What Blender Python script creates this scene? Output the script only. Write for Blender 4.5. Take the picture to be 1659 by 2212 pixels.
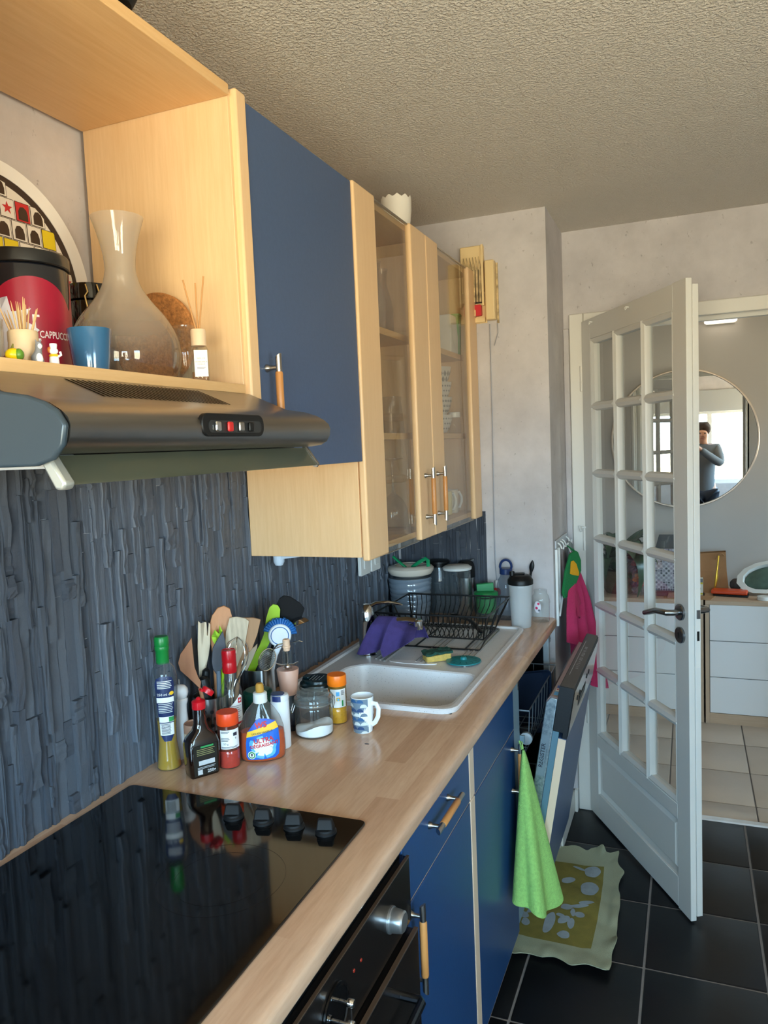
import bpy, bmesh, math, random
from mathutils import Vector, Matrix, noise
for _o in list(bpy.data.objects): bpy.data.objects.remove(_o)
S = bpy.context.scene; COL = S.collection
RN = random.Random(11); PI = math.pi
V = Vector
# ---------------------------------------------------------------- camera, sky, lights, exposure
cd = bpy.data.cameras.new('camera'); cam = bpy.data.objects.new('camera', cd); COL.objects.link(cam)
CAMR = ((0.927849, 0.370563, -0.042172), (-0.007736, -0.09393, -0.995549), (-0.372875, 0.924045, -0.084286))
cd.sensor_fit = 'HORIZONTAL'; cd.sensor_width = 36; cd.lens = 35.622; cd.clip_start = 0.02; cd.clip_end = 100
_m = Matrix(((CAMR[0][0], -CAMR[1][0], -CAMR[2][0], 1.054), (CAMR[0][1], -CAMR[1][1], -CAMR[2][1], 0.0),
             (CAMR[0][2], -CAMR[1][2], -CAMR[2][2], 1.55), (0, 0, 0, 1)))
cam.matrix_world = _m; S.camera = cam
S.view_settings.view_transform = 'Standard'; S.view_settings.look = 'None'
S.view_settings.exposure = 0.32; S.view_settings.gamma = 1.0; S.view_settings.use_curve_mapping = False
S.cycles.max_bounces = 10; S.cycles.diffuse_bounces = 6; S.cycles.transparent_max_bounces = 32
S.cycles.sample_clamp_indirect = 6.0; S.cycles.caustics_refractive = False; S.cycles.caustics_reflective = False
SKY = (0.52, 0.75, 1.0); GROUND = (1.0, 0.80, 0.58); SKY_K = 31.0; GROUND_K = 26.0
w = bpy.data.worlds.new('sky'); S.world = w; w.use_nodes = True; nt = w.node_tree
bg = nt.nodes['Background']; tc = nt.nodes.new('ShaderNodeTexCoord'); sp = nt.nodes.new('ShaderNodeSeparateXYZ')
rp = nt.nodes.new('ShaderNodeValToRGB'); ma = nt.nodes.new('ShaderNodeMath'); ma.operation = 'MULTIPLY_ADD'
ma.inputs[1].default_value = 0.5; ma.inputs[2].default_value = 0.5
nt.links.new(tc.outputs['Generated'], sp.inputs[0]); nt.links.new(sp.outputs['Z'], ma.inputs[0]); nt.links.new(ma.outputs[0], rp.inputs[0])
e = rp.color_ramp.elements
e[0].position = 0.485; e[0].color = tuple(c * GROUND_K / 30 for c in GROUND) + (1,)
e[1].position = 0.515; e[1].color = tuple(c * SKY_K / 30 for c in SKY) + (1,)
nt.links.new(rp.outputs[0], bg.inputs['Color']); bg.inputs['Strength'].default_value = 30.0
def area(name, loc, rot, sx, sy, portal=True, power=10, col=(1, 1, 1)):
    l = bpy.data.lights.new(name, 'AREA'); l.shape = 'RECTANGLE'; l.size = sx; l.size_y = sy; l.energy = power; l.color = col
    if portal: l.cycles.is_portal = True
    o = bpy.data.objects.new(name, l); COL.objects.link(o); o.location = loc; o.rotation_euler = rot
    return o
# the kitchen window, and unseen hall and side windows added for their light (portals only steer the sampling of the sky)
area('kitchen_window_portal', (1.30, -0.99, 1.36), (-PI/2, 0, PI), 1.7, 0.88)
area('added_hall_window_portal', (3.59, 4.0, 1.35), (0, PI/2, 0), .8, .8)
area('added_side_window_portal', (2.59, -.35, 1.45), (0, PI/2, 0), 1.0, .7)
# ---------------------------------------------------------------- materials
def lin(h):
    h = h.lstrip('#'); c = [int(h[i:i+2], 16) / 255 for i in (0, 2, 4)]
    return tuple(x / 12.92 if x <= .04045 else ((x + .055) / 1.055) ** 2.4 for x in c) + (1,)
class NT:
    def __init__(s, name):
        s.m = bpy.data.materials.new(name); s.m.use_nodes = True; s.t = s.m.node_tree
        s.p = s.t.nodes['Principled BSDF']; s.out = s.t.nodes['Material Output']; s._tc = None
    def n(s, ty, **k):
        x = s.t.nodes.new('ShaderNode' + ty)
        for a, b in k.items(): setattr(x, a, b)
        return x
    def l(s, a, b): s.t.links.new(a, b)
    def co(s, scale=(1, 1, 1), which='Object'):
        if s._tc is None: s._tc = s.n('TexCoord')
        mp = s.n('Mapping'); mp.inputs['Scale'].default_value = scale; s.l(s._tc.outputs[which], mp.inputs[0]); return mp.outputs[0]
    def noise(s, scale, det=4, rough=.55, sc=(1, 1, 1)):
        x = s.n('TexNoise'); x.inputs['Scale'].default_value = scale; x.inputs['Detail'].default_value = det
        x.inputs['Roughness'].default_value = rough; s.l(s.co(sc), x.inputs['Vector']); return x.outputs['Fac']
    def ramp(s, fac, stops):
        r = s.n('ValToRGB'); s.l(fac, r.inputs[0]); el = r.color_ramp.elements
        while len(el) < len(stops): el.new(.5)
        for k, (p, c) in enumerate(stops): el[k].position = p; el[k].color = c
        return r.outputs[0]
    def mix(s, f, a, b, mode='MIX'):
        x = s.n('MixRGB', blend_type=mode)
        for i, v in ((0, f), (1, a), (2, b)):
            if hasattr(v, 'is_output'): s.l(v, x.inputs[i])
            else: x.inputs[i].default_value = v
        return x.outputs[0]
    def bump(s, h, strength, dist):
        b = s.n('Bump'); b.inputs['Strength'].default_value = strength; b.inputs['Distance'].default_value = dist
        s.l(h, b.inputs['Height']); s.l(b.outputs[0], s.p.inputs['Normal'])
    def set(s, **k):
        for a, b in k.items():
            i = s.p.inputs[a.replace('_', ' ')]
            if hasattr(b, 'is_output'): s.l(b, i)
            else: i.default_value = b
        return s
MC = {}
def mat(name, col, rough=.5, metal=0., vary=0., vscale=8, bump=0., bscale=60, coat=0., spec=.5, emit=0, trans=0, sc=(1, 1, 1), sss=0):
    if name in MC: return MC[name]
    s = NT(name); c = lin(col)
    s.set(Base_Color=c, Roughness=rough, Metallic=metal, Coat_Weight=coat, Coat_Roughness=.08, Specular_IOR_Level=spec)
    if trans: s.set(Transmission_Weight=trans, IOR=1.2)
    if vary:
        f = s.noise(vscale, 5, sc=sc); d = tuple(x * (1 - vary) for x in c[:3]) + (1,); u = tuple(min(1, x * (1 + vary)) for x in c[:3]) + (1,)
        s.set(Base_Color=s.ramp(f, [(.3, d), (.7, u)]))
    if bump: s.bump(s.noise(bscale, 3, sc=sc), bump, .004)
    if emit: s.set(Emission_Color=c, Emission_Strength=emit)
    MC[name] = s.m; return s.m
def glass(name, tint='#ffffff', dens=0., refl=.12, rough=.02, body='#ffffff'):
    """thin clear wall: see-through plus a mirror film growing at grazing angles; dens adds a milky or coloured body"""
    if name in MC: return MC[name]
    s = NT(name); t = s.n('BsdfTransparent'); t.inputs[0].default_value = lin(tint)
    g = s.n('BsdfGlossy'); g.inputs['Roughness'].default_value = rough
    lw = s.n('LayerWeight'); lw.inputs['Blend'].default_value = .5
    pw = s.n('Math', operation='POWER'); s.l(lw.outputs['Facing'], pw.inputs[0]); pw.inputs[1].default_value = 3.2
    ad = s.n('Math', operation='MULTIPLY_ADD'); s.l(pw.outputs[0], ad.inputs[0]); ad.inputs[1].default_value = min(.85, refl * 5); ad.inputs[2].default_value = .035
    m = s.n('MixShader'); s.l(ad.outputs[0], m.inputs[0]); s.l(g.outputs[0], m.inputs[2])
    if dens:
        m2 = s.n('MixShader'); d = s.n('BsdfDiffuse'); d.inputs[0].default_value = lin(body); tl = s.n('BsdfTranslucent'); tl.inputs[0].default_value = lin(body)
        a = s.n('MixShader'); a.inputs[0].default_value = .5; s.l(d.outputs[0], a.inputs[1]); s.l(tl.outputs[0], a.inputs[2])
        m2.inputs[0].default_value = dens; s.l(t.outputs[0], m2.inputs[1]); s.l(a.outputs[0], m2.inputs[2]); s.l(m2.outputs[0], m.inputs[1])
    else: s.l(t.outputs[0], m.inputs[1])
    s.l(m.outputs[0], s.out.inputs[0]); MC[name] = s.m; return s.m
def wood(name, a, b, axis='z', rough=.42, fine=120., dark=None):
    if name in MC: return MC[name]
    s = NT(name); k = {'x': (.06, 1, 1), 'y': (1, .06, 1), 'z': (1, 1, .06)}[axis]
    f1 = s.noise(9, 3, .6, k); f2 = s.noise(fine, 4, .7, k)
    c = s.mix(f1, lin(a), lin(b)); c = s.mix(.35, c, s.ramp(f2, [(.35, lin(dark or a)), (.65, lin(b))]))
    s.set(Base_Color=c, Roughness=rough); s.bump(f2, .08, .002); MC[name] = s.m; return s.m
# ---------------------------------------------------------------- mesh building
class B:
    def __init__(s): s.v = []; s.f = []; s.X = Matrix()
    def add(s, vs, fs):
        o = len(s.v); s.v += [tuple(s.X @ V(p)) for p in vs]; s.f += [tuple(o + i for i in f) for f in fs]; return s
    def box(s, x0, y0, z0, x1, y1, z1):
        return s.add([(x0, y0, z0), (x1, y0, z0), (x1, y1, z0), (x0, y1, z0), (x0, y0, z1), (x1, y0, z1), (x1, y1, z1), (x0, y1, z1)],
                     [(0, 3, 2, 1), (4, 5, 6, 7), (0, 1, 5, 4), (1, 2, 6, 5), (2, 3, 7, 6), (3, 0, 4, 7)])
    def prism(s, pts, ax, a0, a1):
        """polygon in the two other axes (in x,y,z order), extruded along ax"""
        n = len(pts); mk = {'x': lambda p, a: (a, p[0], p[1]), 'y': lambda p, a: (p[0], a, p[1]), 'z': lambda p, a: (p[0], p[1], a)}[ax]
        return s.add([mk(p, a0) for p in pts] + [mk(p, a1) for p in pts],
                     [tuple(range(n))[::-1], tuple(range(n, 2 * n))] + [(i, (i + 1) % n, n + (i + 1) % n, n + i) for i in range(n)])
    def loft(s, rings, closed=True, cap0=True, cap1=True):
        n = len(rings[0]); vs = [p for r in rings for p in r]; fs = []
        for k in range(len(rings) - 1):
            for i in range(n if closed else n - 1): fs.append((k * n + i, k * n + (i + 1) % n, (k + 1) * n + (i + 1) % n, (k + 1) * n + i))
        if cap0: fs.append(tuple(range(n))[::-1])
        if cap1: fs.append(tuple(range(len(vs) - n, len(vs))))
        return s.add(vs, fs)
    def lathe(s, prof, seg=28, c=(0, 0, 0), cap0=True, cap1=True, a0=0, a1=2 * PI, rx=1, ry=1):
        full = abs(a1 - a0) > 6.28; n = seg if full else seg + 1
        return s.loft([[(c[0] + r * rx * math.cos(a0 + (a1 - a0) * i / seg), c[1] + r * ry * math.sin(a0 + (a1 - a0) * i / seg), c[2] + z) for i in range(n)] for r, z in prof],
                      full, cap0 and prof[0][0] > 1e-6, cap1 and prof[-1][0] > 1e-6)
    def cyl(s, p0, p1, r0, r1=None, seg=16):
        return s.tube([p0, p1], [r0, r0 if r1 is None else r1], seg)
    def tube(s, pts, r, seg=8, closed=False, flat=1.0, cap=True):
        pts = [V(p) for p in pts]; n = len(pts); rad = r if isinstance(r, (list, tuple)) else [r] * n
        up = None; rings = []
        for i, p in enumerate(pts):
            t = (pts[(i + 1) % n] - pts[i - 1]) if closed else (pts[min(i + 1, n - 1)] - pts[max(i - 1, 0)])
            t.normalize()
            if up is None:
                up = V((0, 0, 1)) if abs(t.z) < .9 else V((0, 1, 0))
            a = t.cross(up).normalized(); up = a.cross(t).normalized()
            rings.append([tuple(p + a * math.cos(2 * PI * k / seg) * rad[i] + up * math.sin(2 * PI * k / seg) * rad[i] * flat) for k in range(seg)])
        if closed: rings.append(rings[0])
        return s.loft(rings, True, cap and not closed, cap and not closed)
    def ball(s, c, r, u=16, v=10):
        r = r if isinstance(r, (tuple, list)) else (r, r, r)
        return s.loft([[(c[0] + r[0] * max(1e-4, math.sin(PI * k / v)) * math.cos(2 * PI * i / u), c[1] + r[1] * max(1e-4, math.sin(PI * k / v)) * math.sin(2 * PI * i / u),
                         c[2] - r[2] * math.cos(PI * k / v)) for i in range(u)] for k in range(v + 1)], True, False, False)
    def grid(s, fn, nu, nv, thick=0.):
        P = [[V(fn(i / nu, j / nv)) for i in range(nu + 1)] for j in range(nv + 1)]; n = nu + 1
        F = [(j * n + i, j * n + i + 1, (j + 1) * n + i + 1, (j + 1) * n + i) for j in range(nv) for i in range(nu)]
        vs = [p for r in P for p in r]
        if thick:
            N = [V((0, 0, 0)) for _ in vs]
            for f in F:
                q = (vs[f[2]] - vs[f[0]]).cross(vs[f[3]] - vs[f[1]])
                for k in f: N[k] += q
            m = len(vs); vs = vs + [p - (q.normalized() if q.length > 0 else q) * thick for p, q in zip(vs, N)]
            F = F + [tuple(m + k for k in f[::-1]) for f in F]
            ed = [(j * n, (j + 1) * n) for j in range(nv)] + [((j + 1) * n + nu, j * n + nu) for j in range(nv)] + [(i + 1, i) for i in range(nu)] + [(nv * n + i, nv * n + i + 1) for i in range(nu)]
            F += [(a, b, m + b, m + a) for a, b in ed]
        return s.add([tuple(p) for p in vs], F)
    def flat(s, pts, mp=None, step=0., thick=0.):
        """polygon in a (u,v) sheet, sliced every step in u, then mapped onto a surface"""
        bm = bmesh.new(); fs = bm.faces.new([bm.verts.new((p[0], p[1], 0)) for p in pts])
        return s._sheet(bm, mp, step)
    def _sheet(s, bm, mp, step):
        bmesh.ops.triangulate(bm, faces=bm.faces[:])
        if step:
            xs = [v.co.x for v in bm.verts]; a = min(xs); b = max(xs); k = a + step
            while k < b - 1e-6:
                bmesh.ops.bisect_plane(bm, geom=bm.verts[:] + bm.edges[:] + bm.faces[:], dist=1e-7, plane_co=(k, 0, 0), plane_no=(1, 0, 0)); k += step
        bm.verts.index_update(); mp = mp or (lambda u, v: (u, v, 0))
        s.add([mp(v.co.x, v.co.y) for v in bm.verts], [tuple(v.index for v in f.verts) for f in bm.faces]); bm.free(); return s
    def text(s, body, size, mp, cx=0., cy=0., step=0., sx=1., shear=0., bold=0., align='CENTER'):
        c = bpy.data.curves.new('t', 'FONT'); c.body = body; c.size = size; c.align_x = align; c.align_y = 'CENTER'; c.shear = shear; c.offset = bold
        c.resolution_u = 2
        o = bpy.data.objects.new('t', c); COL.objects.link(o); dg = bpy.context.evaluated_depsgraph_get()
        me = bpy.data.meshes.new_from_object(o.evaluated_get(dg)); bm = bmesh.new(); bm.from_mesh(me)
        for v in bm.verts: v.co.x = v.co.x * sx + cx; v.co.y += cy; v.co.z = 0
        bpy.data.objects.remove(o); bpy.data.curves.remove(c); bpy.data.meshes.remove(me)
        return s._sheet(bm, mp, step)
MW = {}
def link(name, me, parent=None):
    o = bpy.data.objects.new(name, me); COL.objects.link(o)
    if parent is not None: o.parent = parent
    return o
def obj(name, b, m, parent=None, world=False, bevel=0., smooth=35, seg=2, kind=None, label=None):
    me = bpy.data.meshes.new(name); me.from_pydata(b.v, [], b.f); me.update()
    bm = bmesh.new(); bm.from_mesh(me); bmesh.ops.remove_doubles(bm, verts=bm.verts[:], dist=1e-6)
    if parent is not None and world: bm.transform(MW[parent.name].inverted())
    if not name.startswith('print'): bmesh.ops.recalc_face_normals(bm, faces=bm.faces[:])
    bm.to_mesh(me); bm.free()
    me.materials.append(m)
    if smooth:
        me.polygons.foreach_set('use_smooth', [True] * len(me.polygons)); me.set_sharp_from_angle(angle=math.radians(smooth))
    o = link(name, me, parent); MW[o.name] = (MW[parent.name] if parent is not None else Matrix())
    if bevel:
        d = o.modifiers.new('bevel', 'BEVEL'); d.width = bevel; d.segments = seg; d.limit_method = 'ANGLE'; d.angle_limit = math.radians(40); d.harden_normals = False
    if kind: o['kind'] = kind
    if label: o['label'] = label
    return o
def thing(name, label, cat, loc=(0, 0, 0), rz=0., group=None, rot=None):
    o = link(name, None); o.location = loc; o.rotation_euler = rot or (0, 0, rz)
    o['label'] = label; o['category'] = cat
    if group: o['group'] = group
    MW[o.name] = Matrix.Translation(loc) @ o.rotation_euler.to_matrix().to_4x4(); return o
def struct(name, b, m, parent=None, world=True, **k):
    o = obj(name, b, m, parent, world=world, **k)
    if parent is None: o['kind'] = 'structure'
    return o
def holder(name):
    o = link(name, None); o['kind'] = 'structure'; MW[o.name] = Matrix(); return o
def tag(o, label, cat, group=None):
    o['label'] = label; o['category'] = cat
    if group: o['group'] = group
    return o
def copy_tree(o, parent=None):
    c = o.copy(); COL.objects.link(c); c.parent = parent
    MW[c.name] = MW[o.name].copy()
    for ch in list(o.children): copy_tree(ch, c)
    return c
def place(o, loc, rz=None):
    o.location = loc
    if rz is not None: o.rotation_euler = (0, 0, rz)
    return o
def facing(x, y, off=0.): return math.atan2(-y, 1.054 - x) + PI / 2 + off     # turn local -Y towards where one stands
def rrect(w, h, r, n=5, cx=0, cy=0):
    pts = []
    for sx, sy, a in ((1, 1, 0), (-1, 1, 90), (-1, -1, 180), (1, -1, 270)):
        for k in range(n + 1):
            t = math.radians(a + 90 * k / n); pts.append((cx + sx * (w / 2 - r) + r * math.cos(t), cy + sy * (h / 2 - r) + r * math.sin(t)))
    return pts
def circ(r, n=24, cx=0, cy=0, ry=None): return [(cx + r * math.cos(2 * PI * k / n), cy + (ry or r) * math.sin(2 * PI * k / n)) for k in range(n)]
# ---------------------------------------------------------------- the setting
def plaster(name, c):
    s = NT(name); f = s.noise(4.5, 7, .68); g = s.noise(60, 4, .65, (1, 1, .6)); c0 = lin(c)
    d = tuple(x * .78 for x in c0[:3]) + (1,); col = s.ramp(f, [(.32, d), (.66, c0)])
    spots = s.ramp(g, [(.27, (.5, .48, .47, 1)), (.35, (1, 1, 1, 1))])
    s.set(Base_Color=s.mix(.8, col, spots, 'MULTIPLY'), Roughness=.75); s.bump(g, .12, .002); return s.m
M_wall = plaster('grey_plaster_wallpaper', '#cbc6c7')
s_ = NT('crepi_ceiling'); f_ = s_.noise(150, 3, .55); g_ = s_.noise(1.2, 3)
s_.set(Base_Color=s_.mix(g_, lin('#d8d1c6'), lin('#e0d9ce')), Roughness=.8)
s_.bump(s_.ramp(f_, [(.42, (0, 0, 0, 1)), (.62, (1, 1, 1, 1))]), .75, .005); M_ceil = s_.m
M_white = mat('white_paint', '#dcd9d2', .4, vary=.03, vscale=3)
M_hallwall = mat('hall_wall_paint', '#bdb7b1', .7, vary=.03, vscale=2)
M_grout = mat('dark_grout', '#7d7672', .9, vary=.1, vscale=30)
M_hgrout = mat('hall_grout', '#5f5650', .9)
M_tile = mat('anthracite_floor_tile', '#131315', .36, spec=.35, vary=.12, vscale=5, bump=.05, bscale=30)
M_htile = mat('beige_floor_tile', '#ad9a88', .4, vary=.08, vscale=4)
CZ = 2.372
struct('floor', B().box(-.1, -.95, -.06, 2.6, 3.215, -.003), M_grout)
struct('floor_hall', B().box(-.3, 3.215, -.06, 3.7, 4.9, -.003), M_hgrout)
FL = bpy.data.objects['floor']; FH = bpy.data.objects['floor_hall']; MW['floor'] = MW['floor_hall'] = Matrix()
def tiles(parent, xs, ys, size, m):
    h = size / 2; c = .0025; me = None
    for x in xs:
        for y in ys:
            if me is None:
                b = B(); b.loft([[(p[0], p[1], -.008) for p in rrect(2*h, 2*h, .002, 1)], [(p[0], p[1], -.0012) for p in rrect(2*h, 2*h, .002, 1)], [(p[0], p[1], 0) for p in rrect(2*h-2*c, 2*h-2*c, .002, 1)]])
                o = obj('floor_tile', b, m, parent); me = o.data
            else: o = link('floor_tile', me, parent)
            o.location = (x, y, 0)
tiles(FL, [.92 - .164 + .328 * i for i in range(-1, 6)], [2.544 + .164 + .328 * i for i in range(-9, 1)] + [3.036], .3205, M_tile)
tiles(FH, [1.301 - .169 + .338 * i for i in range(-4, 6)], [3.372 + .169 + .338 * i for i in range(0, 4)], .332, M_htile)
n0 = len(FH.children); tiles(FH, [1.301 - .169 + .338 * i for i in range(-4, 6)], [3.302], .332, M_htile)
for o_ in list(FH.children)[n0:]: o_.scale = (1, .40, 1)
struct('wall_left', B().box(-.12, -.95, 0, -.014, 3.3, CZ), M_wall)
struct('wall_corner', B().box(-.014, 2.785, 0, .59, 3.25, CZ), M_wall)
struct('wall_back', B().box(.59, 3.16, 0, .64, 3.25, CZ).box(1.46, 3.16, 0, 2.6, 3.25, CZ).box(.64, 3.16, 2.03, 1.46, 3.25, CZ), M_wall)
struct('wall_right', B().box(2.6, -.95, 0, 2.7, -.70, CZ).box(2.6, 0, 0, 2.7, 3.25, CZ).box(2.6, -.70, 0, 2.7, 0, .95).box(2.6, -.70, 1.95, 2.7, 0, CZ), mat('right_wall_paint', '#d5cfc9', .75, vary=.08, vscale=3))  # opening cut for the added side window
WX0, WX1, WZ0, WZ1 = .45, 2.15, .92, 1.80
struct('wall_front', B().box(-.12, -1.1, 0, WX0, -.95, CZ).box(WX1, -1.1, 0, 2.7, -.95, CZ).box(WX0, -1.1, 0, WX1, -.95, WZ0).box(WX0, -1.1, 2.1, WX1, -.95, CZ), M_wall)
struct('ceiling', B().box(-.12, -1.1, CZ, 2.7, 3.25, CZ + .1), M_ceil)
HZ = 2.45
struct('ceiling_hall', B().box(-.3, 3.25, HZ, 3.7, 4.9, HZ + .1), M_white)
struct('wall_hall_back', B().box(-.4, 4.8, 0, 3.7, 4.9, HZ), M_hallwall)
struct('wall_hall_left', B().box(-.4, 3.25, 0, -.3, 4.9, HZ), M_hallwall)
struct('wall_hall_front', B().box(-.4, 3.25, 0, .64, 3.30, HZ).box(1.46, 3.25, 0, 3.7, 3.30, HZ).box(.64, 3.25, 2.03, 1.46, 3.30, HZ), M_hallwall)
struct('wall_hall_right', B().box(3.6, 3.3, 0, 3.7, 3.6, HZ).box(3.6, 4.4, 0, 3.7, 4.8, HZ).box(3.6, 3.6, 0, 3.7, 4.4, .95).box(3.6, 3.6, 1.75, 3.7, 4.4, HZ), M_hallwall)  # opening cut for the added hall window
M_pane = glass('window_pane', '#f4faf8', refl=.1)
def window(name, frame, pane):
    h = holder(name)
    for b in frame: obj('window_frame', b, M_white, h, bevel=.003)
    for b in pane: obj('pane', b, M_pane, h)
window('window_1', [B().box(WX0, -1.06, WZ0, WX1, -1.0, WZ0 + .05), B().box(WX0, -1.06, WZ0, WX0 + .05, -1.0, WZ1), B().box(WX1 - .05, -1.06, WZ0, WX1, -1.0, WZ1), B().box(WX0, -1.06, WZ1, WX1, -1.0, WZ1 + .03), B().box(1.27, -1.06, WZ0, 1.33, -1.0, WZ1)],
       [B().box(WX0 + .05, -1.035, WZ0 + .05, 1.27, -1.031, WZ1), B().box(1.33, -1.035, WZ0 + .05, WX1 - .05, -1.031, WZ1)])
shb = holder('trim_1')
obj('shutter_box', B().box(WX0, -1.1, WZ1 + .03, WX1, -.93, 2.1), mat('grey_shutter_box', '#a5a7a8', .5), shb, bevel=.004)
window('added_hall_window', [B().box(3.63, 3.6, .95, 3.68, 3.64, 1.75), B().box(3.63, 4.36, .95, 3.68, 4.4, 1.75), B().box(3.63, 3.64, .95, 3.68, 4.36, .99), B().box(3.63, 3.64, 1.71, 3.68, 4.36, 1.75)], [B().box(3.65, 3.64, .99, 3.654, 4.36, 1.71)])  # unseen window, added to let skylight into the hall
window('added_side_window', [B().box(2.63, -.70, .95, 2.68, -.66, 1.95), B().box(2.63, -.04, .95, 2.68, 0, 1.95), B().box(2.63, -.66, .95, 2.68, -.04, .99), B().box(2.63, -.66, 1.91, 2.68, -.04, 1.95)], [B().box(2.65, -.66, .99, 2.654, -.04, 1.91)])  # unseen window, added to brighten pier side and fronts from the right
# door casing, threshold and skirting
fr = holder('trim_2')
obj('casing', B().box(.613, 3.145, 0, .668, 3.162, 2.047), M_white, fr, bevel=.004)
obj('casing', B().box(1.435, 3.145, 0, 1.49, 3.162, 2.047), M_white, fr, bevel=.004)
obj('casing', B().box(.6685, 3.145, 1.994, 1.4345, 3.162, 2.047), M_white, fr, bevel=.004)
obj('jamb', B().box(.638, 3.163, 0, .655, 3.30, 2.03), M_white, fr)
obj('jamb', B().box(1.45, 3.163, 0, 1.47, 3.30, 2.03), M_white, fr)
obj('jamb', B().box(.6555, 3.163, 2.005, 1.449, 3.30, 2.035), M_white, fr)
obj('door_stop', B().box(.656, 3.225, 1.985, 1.449, 3.26, 2.0045), M_white, fr)
th = holder('trim_3'); obj('threshold_bar', B().prism([(3.195, 0), (3.20, .005), (3.228, .005), (3.233, 0)], 'x', .656, 1.449), mat('worn_white_threshold', '#d9dadb', .35, vary=.1, vscale=25), th)
bb = holder('baseboard_corner')
obj('skirting', B().box(.5901, 2.80, 0, .600, 3.144, .085), M_white, bb, bevel=.003)
obj('skirting_end', B().box(.6003, 3.115, .0, .6128, 3.1445, .095), M_white, bb, bevel=.002)
obj('conduit', B().box(.5905, 3.135, .09, .6125, 3.159, 1.99), M_wall, bb, bevel=.003)
# slate cladding strips on the left wall and round the corner, each strip a piece
M_slate = None
s_ = NT('dark_slate'); f_ = s_.noise(70, 6, .65, (1, 1, .12)); g_ = s_.noise(26, 3)
oi = s_.n('ObjectInfo'); rr = s_.ramp(oi.outputs['Random'], [(0, lin('#484e5a')), (1, lin('#626974'))])
s_.set(Base_Color=s_.mix(f_, s_.mix(.45, rr, (.02, .02, .025, 1)), rr), Roughness=s_.ramp(g_, [(.3, (.5, .5, .5, 1)), (.7, (.75, .75, .75, 1))]))
s_.bump(f_, .7, .004); M_slate = s_.m
def strip_mesh(k):
    r = random.Random(k); b = B(); n = 6; rings = []
    for i in range(n + 1):
        t = i / n; jl = (r.random() - .5) * .16; jr = (r.random() - .5) * .16; d = 1 - r.random() * .35
        c = .12 if 0 < i < n else .25
        rings.append([(0, jl, t), (d - c, jl + .02, t), (d, .16 + jl * .6, t), (d * (1 - r.random() * .2), .62, t), (d - c * .6, 1 + jr * .5, t), (0, 1 + jr, t)])
    b.loft(rings); return b
SM = []
def strips(area_list, parent):
    res = []
    for (a0, a1, z0, z1, mk) in area_list:
        a = a0
        while a < a1 - .004:
            wd = RN.choice([.006, .008, .010, .013, .016, .020, .025]) * RN.uniform(.85, 1.15); wd = min(wd, a1 - a)
            z = z0
            while z < z1 - .001:
                h = RN.choice([.04, .07, .10, .14, .19, .26]) * RN.uniform(.8, 1.25)
                if z + h > z1 - .04: h = z1 - z
                res.append((mk, a, wd, z, h, RN.choice([.0025, .005, .008, .0115, .016]) * RN.uniform(.9, 1.1))); z += h
            a += wd
    res.sort(key=lambda q: (q[0] == 'pier', q[1]))
    return res
def strip_matrix(q):
    mk, a, wd, z, h, d = q
    if mk == 'wall': return Matrix.Translation((-.014, a, z)) @ Matrix.Diagonal((d, wd * .97, h * .995, 1))
    return Matrix.Translation((a, 2.785, z)) @ Matrix(((0, 1, 0, 0), (-1, 0, 0, 0), (0, 0, 1, 0), (0, 0, 0, 1))) @ Matrix.Diagonal((d, wd * .97, h * .995, 1))
WL = bpy.data.objects['wall_left']; WC = bpy.data.objects['wall_corner']; MW['wall_left'] = MW['wall_corner'] = Matrix()
ql = strips([(.42, 1.18, .9, 1.62, 'wall'), (1.18, 1.686, .9, 1.53, 'wall'), (1.686, 2.78, .9, 1.30, 'wall')], WL)
qp = strips([(0.0, .342, .9, 1.296, 'pier')], WC)
for par, qs in ((WL, ql), (WC, qp)):
    lim = 300 if par is WL else 80; rest = B()
    for i, q in enumerate(qs):
        k = RN.randrange(14)
        while len(SM) < 14: SM.append((strip_mesh(len(SM)), None))
        if i < lim:
            b, me = SM[k]
            if me is None:
                o = obj('slate_strip', b, M_slate, par, smooth=0); SM[k] = (b, o.data)
            else: o = link('slate_strip', me, par)
            o.matrix_local = strip_matrix(q)
        else:
            rest.X = strip_matrix(q); rest.add(SM[k][0].v, SM[k][0].f)
    if rest.v: obj('slate_strips', rest, M_slate, par, smooth=0, kind='stuff')
# ---------------------------------------------------------------- fitted furniture
M_bz = wood('beech_upright', '#dab587', '#e5c69c', 'z', dark='#d0ab7a'); M_by = wood('beech_long', '#d3a772', '#dfb986', 'y', dark='#c89b64')
M_edge = wood('beech_edge', '#dfb888', '#e9c79c', 'z')
M_bluel = mat('base_blue_laminate', '#1f4473', .36, vary=.05, vscale=90, bump=.05, bscale=400)
M_blue = mat('navy_laminate', '#43587b', .38, vary=.05, vscale=90, bump=.05, bscale=400)
M_steel = mat('brushed_steel', '#94918d', .34, 1., vary=.06, vscale=60, sc=(1, .05, 1))
M_chrome = mat('chrome', '#d4d6d8', .1, 1.); M_satin = mat('satin_nickel', '#b4b0aa', .28, 1.)
M_hw = wood('handle_wood', '#b5793f', '#c98d52', 'z', .35); M_black = mat('black_plastic', '#101112', .4, spec=.3); M_gblack = mat('gloss_black', '#060607', .06, spec=.6, coat=.3)
M_cglass = glass('cabinet_glass', '#fbfaf6', dens=.02, refl=.11, body='#e8e0d0')
M_wplastic = mat('white_plastic', '#e4e4e0', .35)
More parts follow.
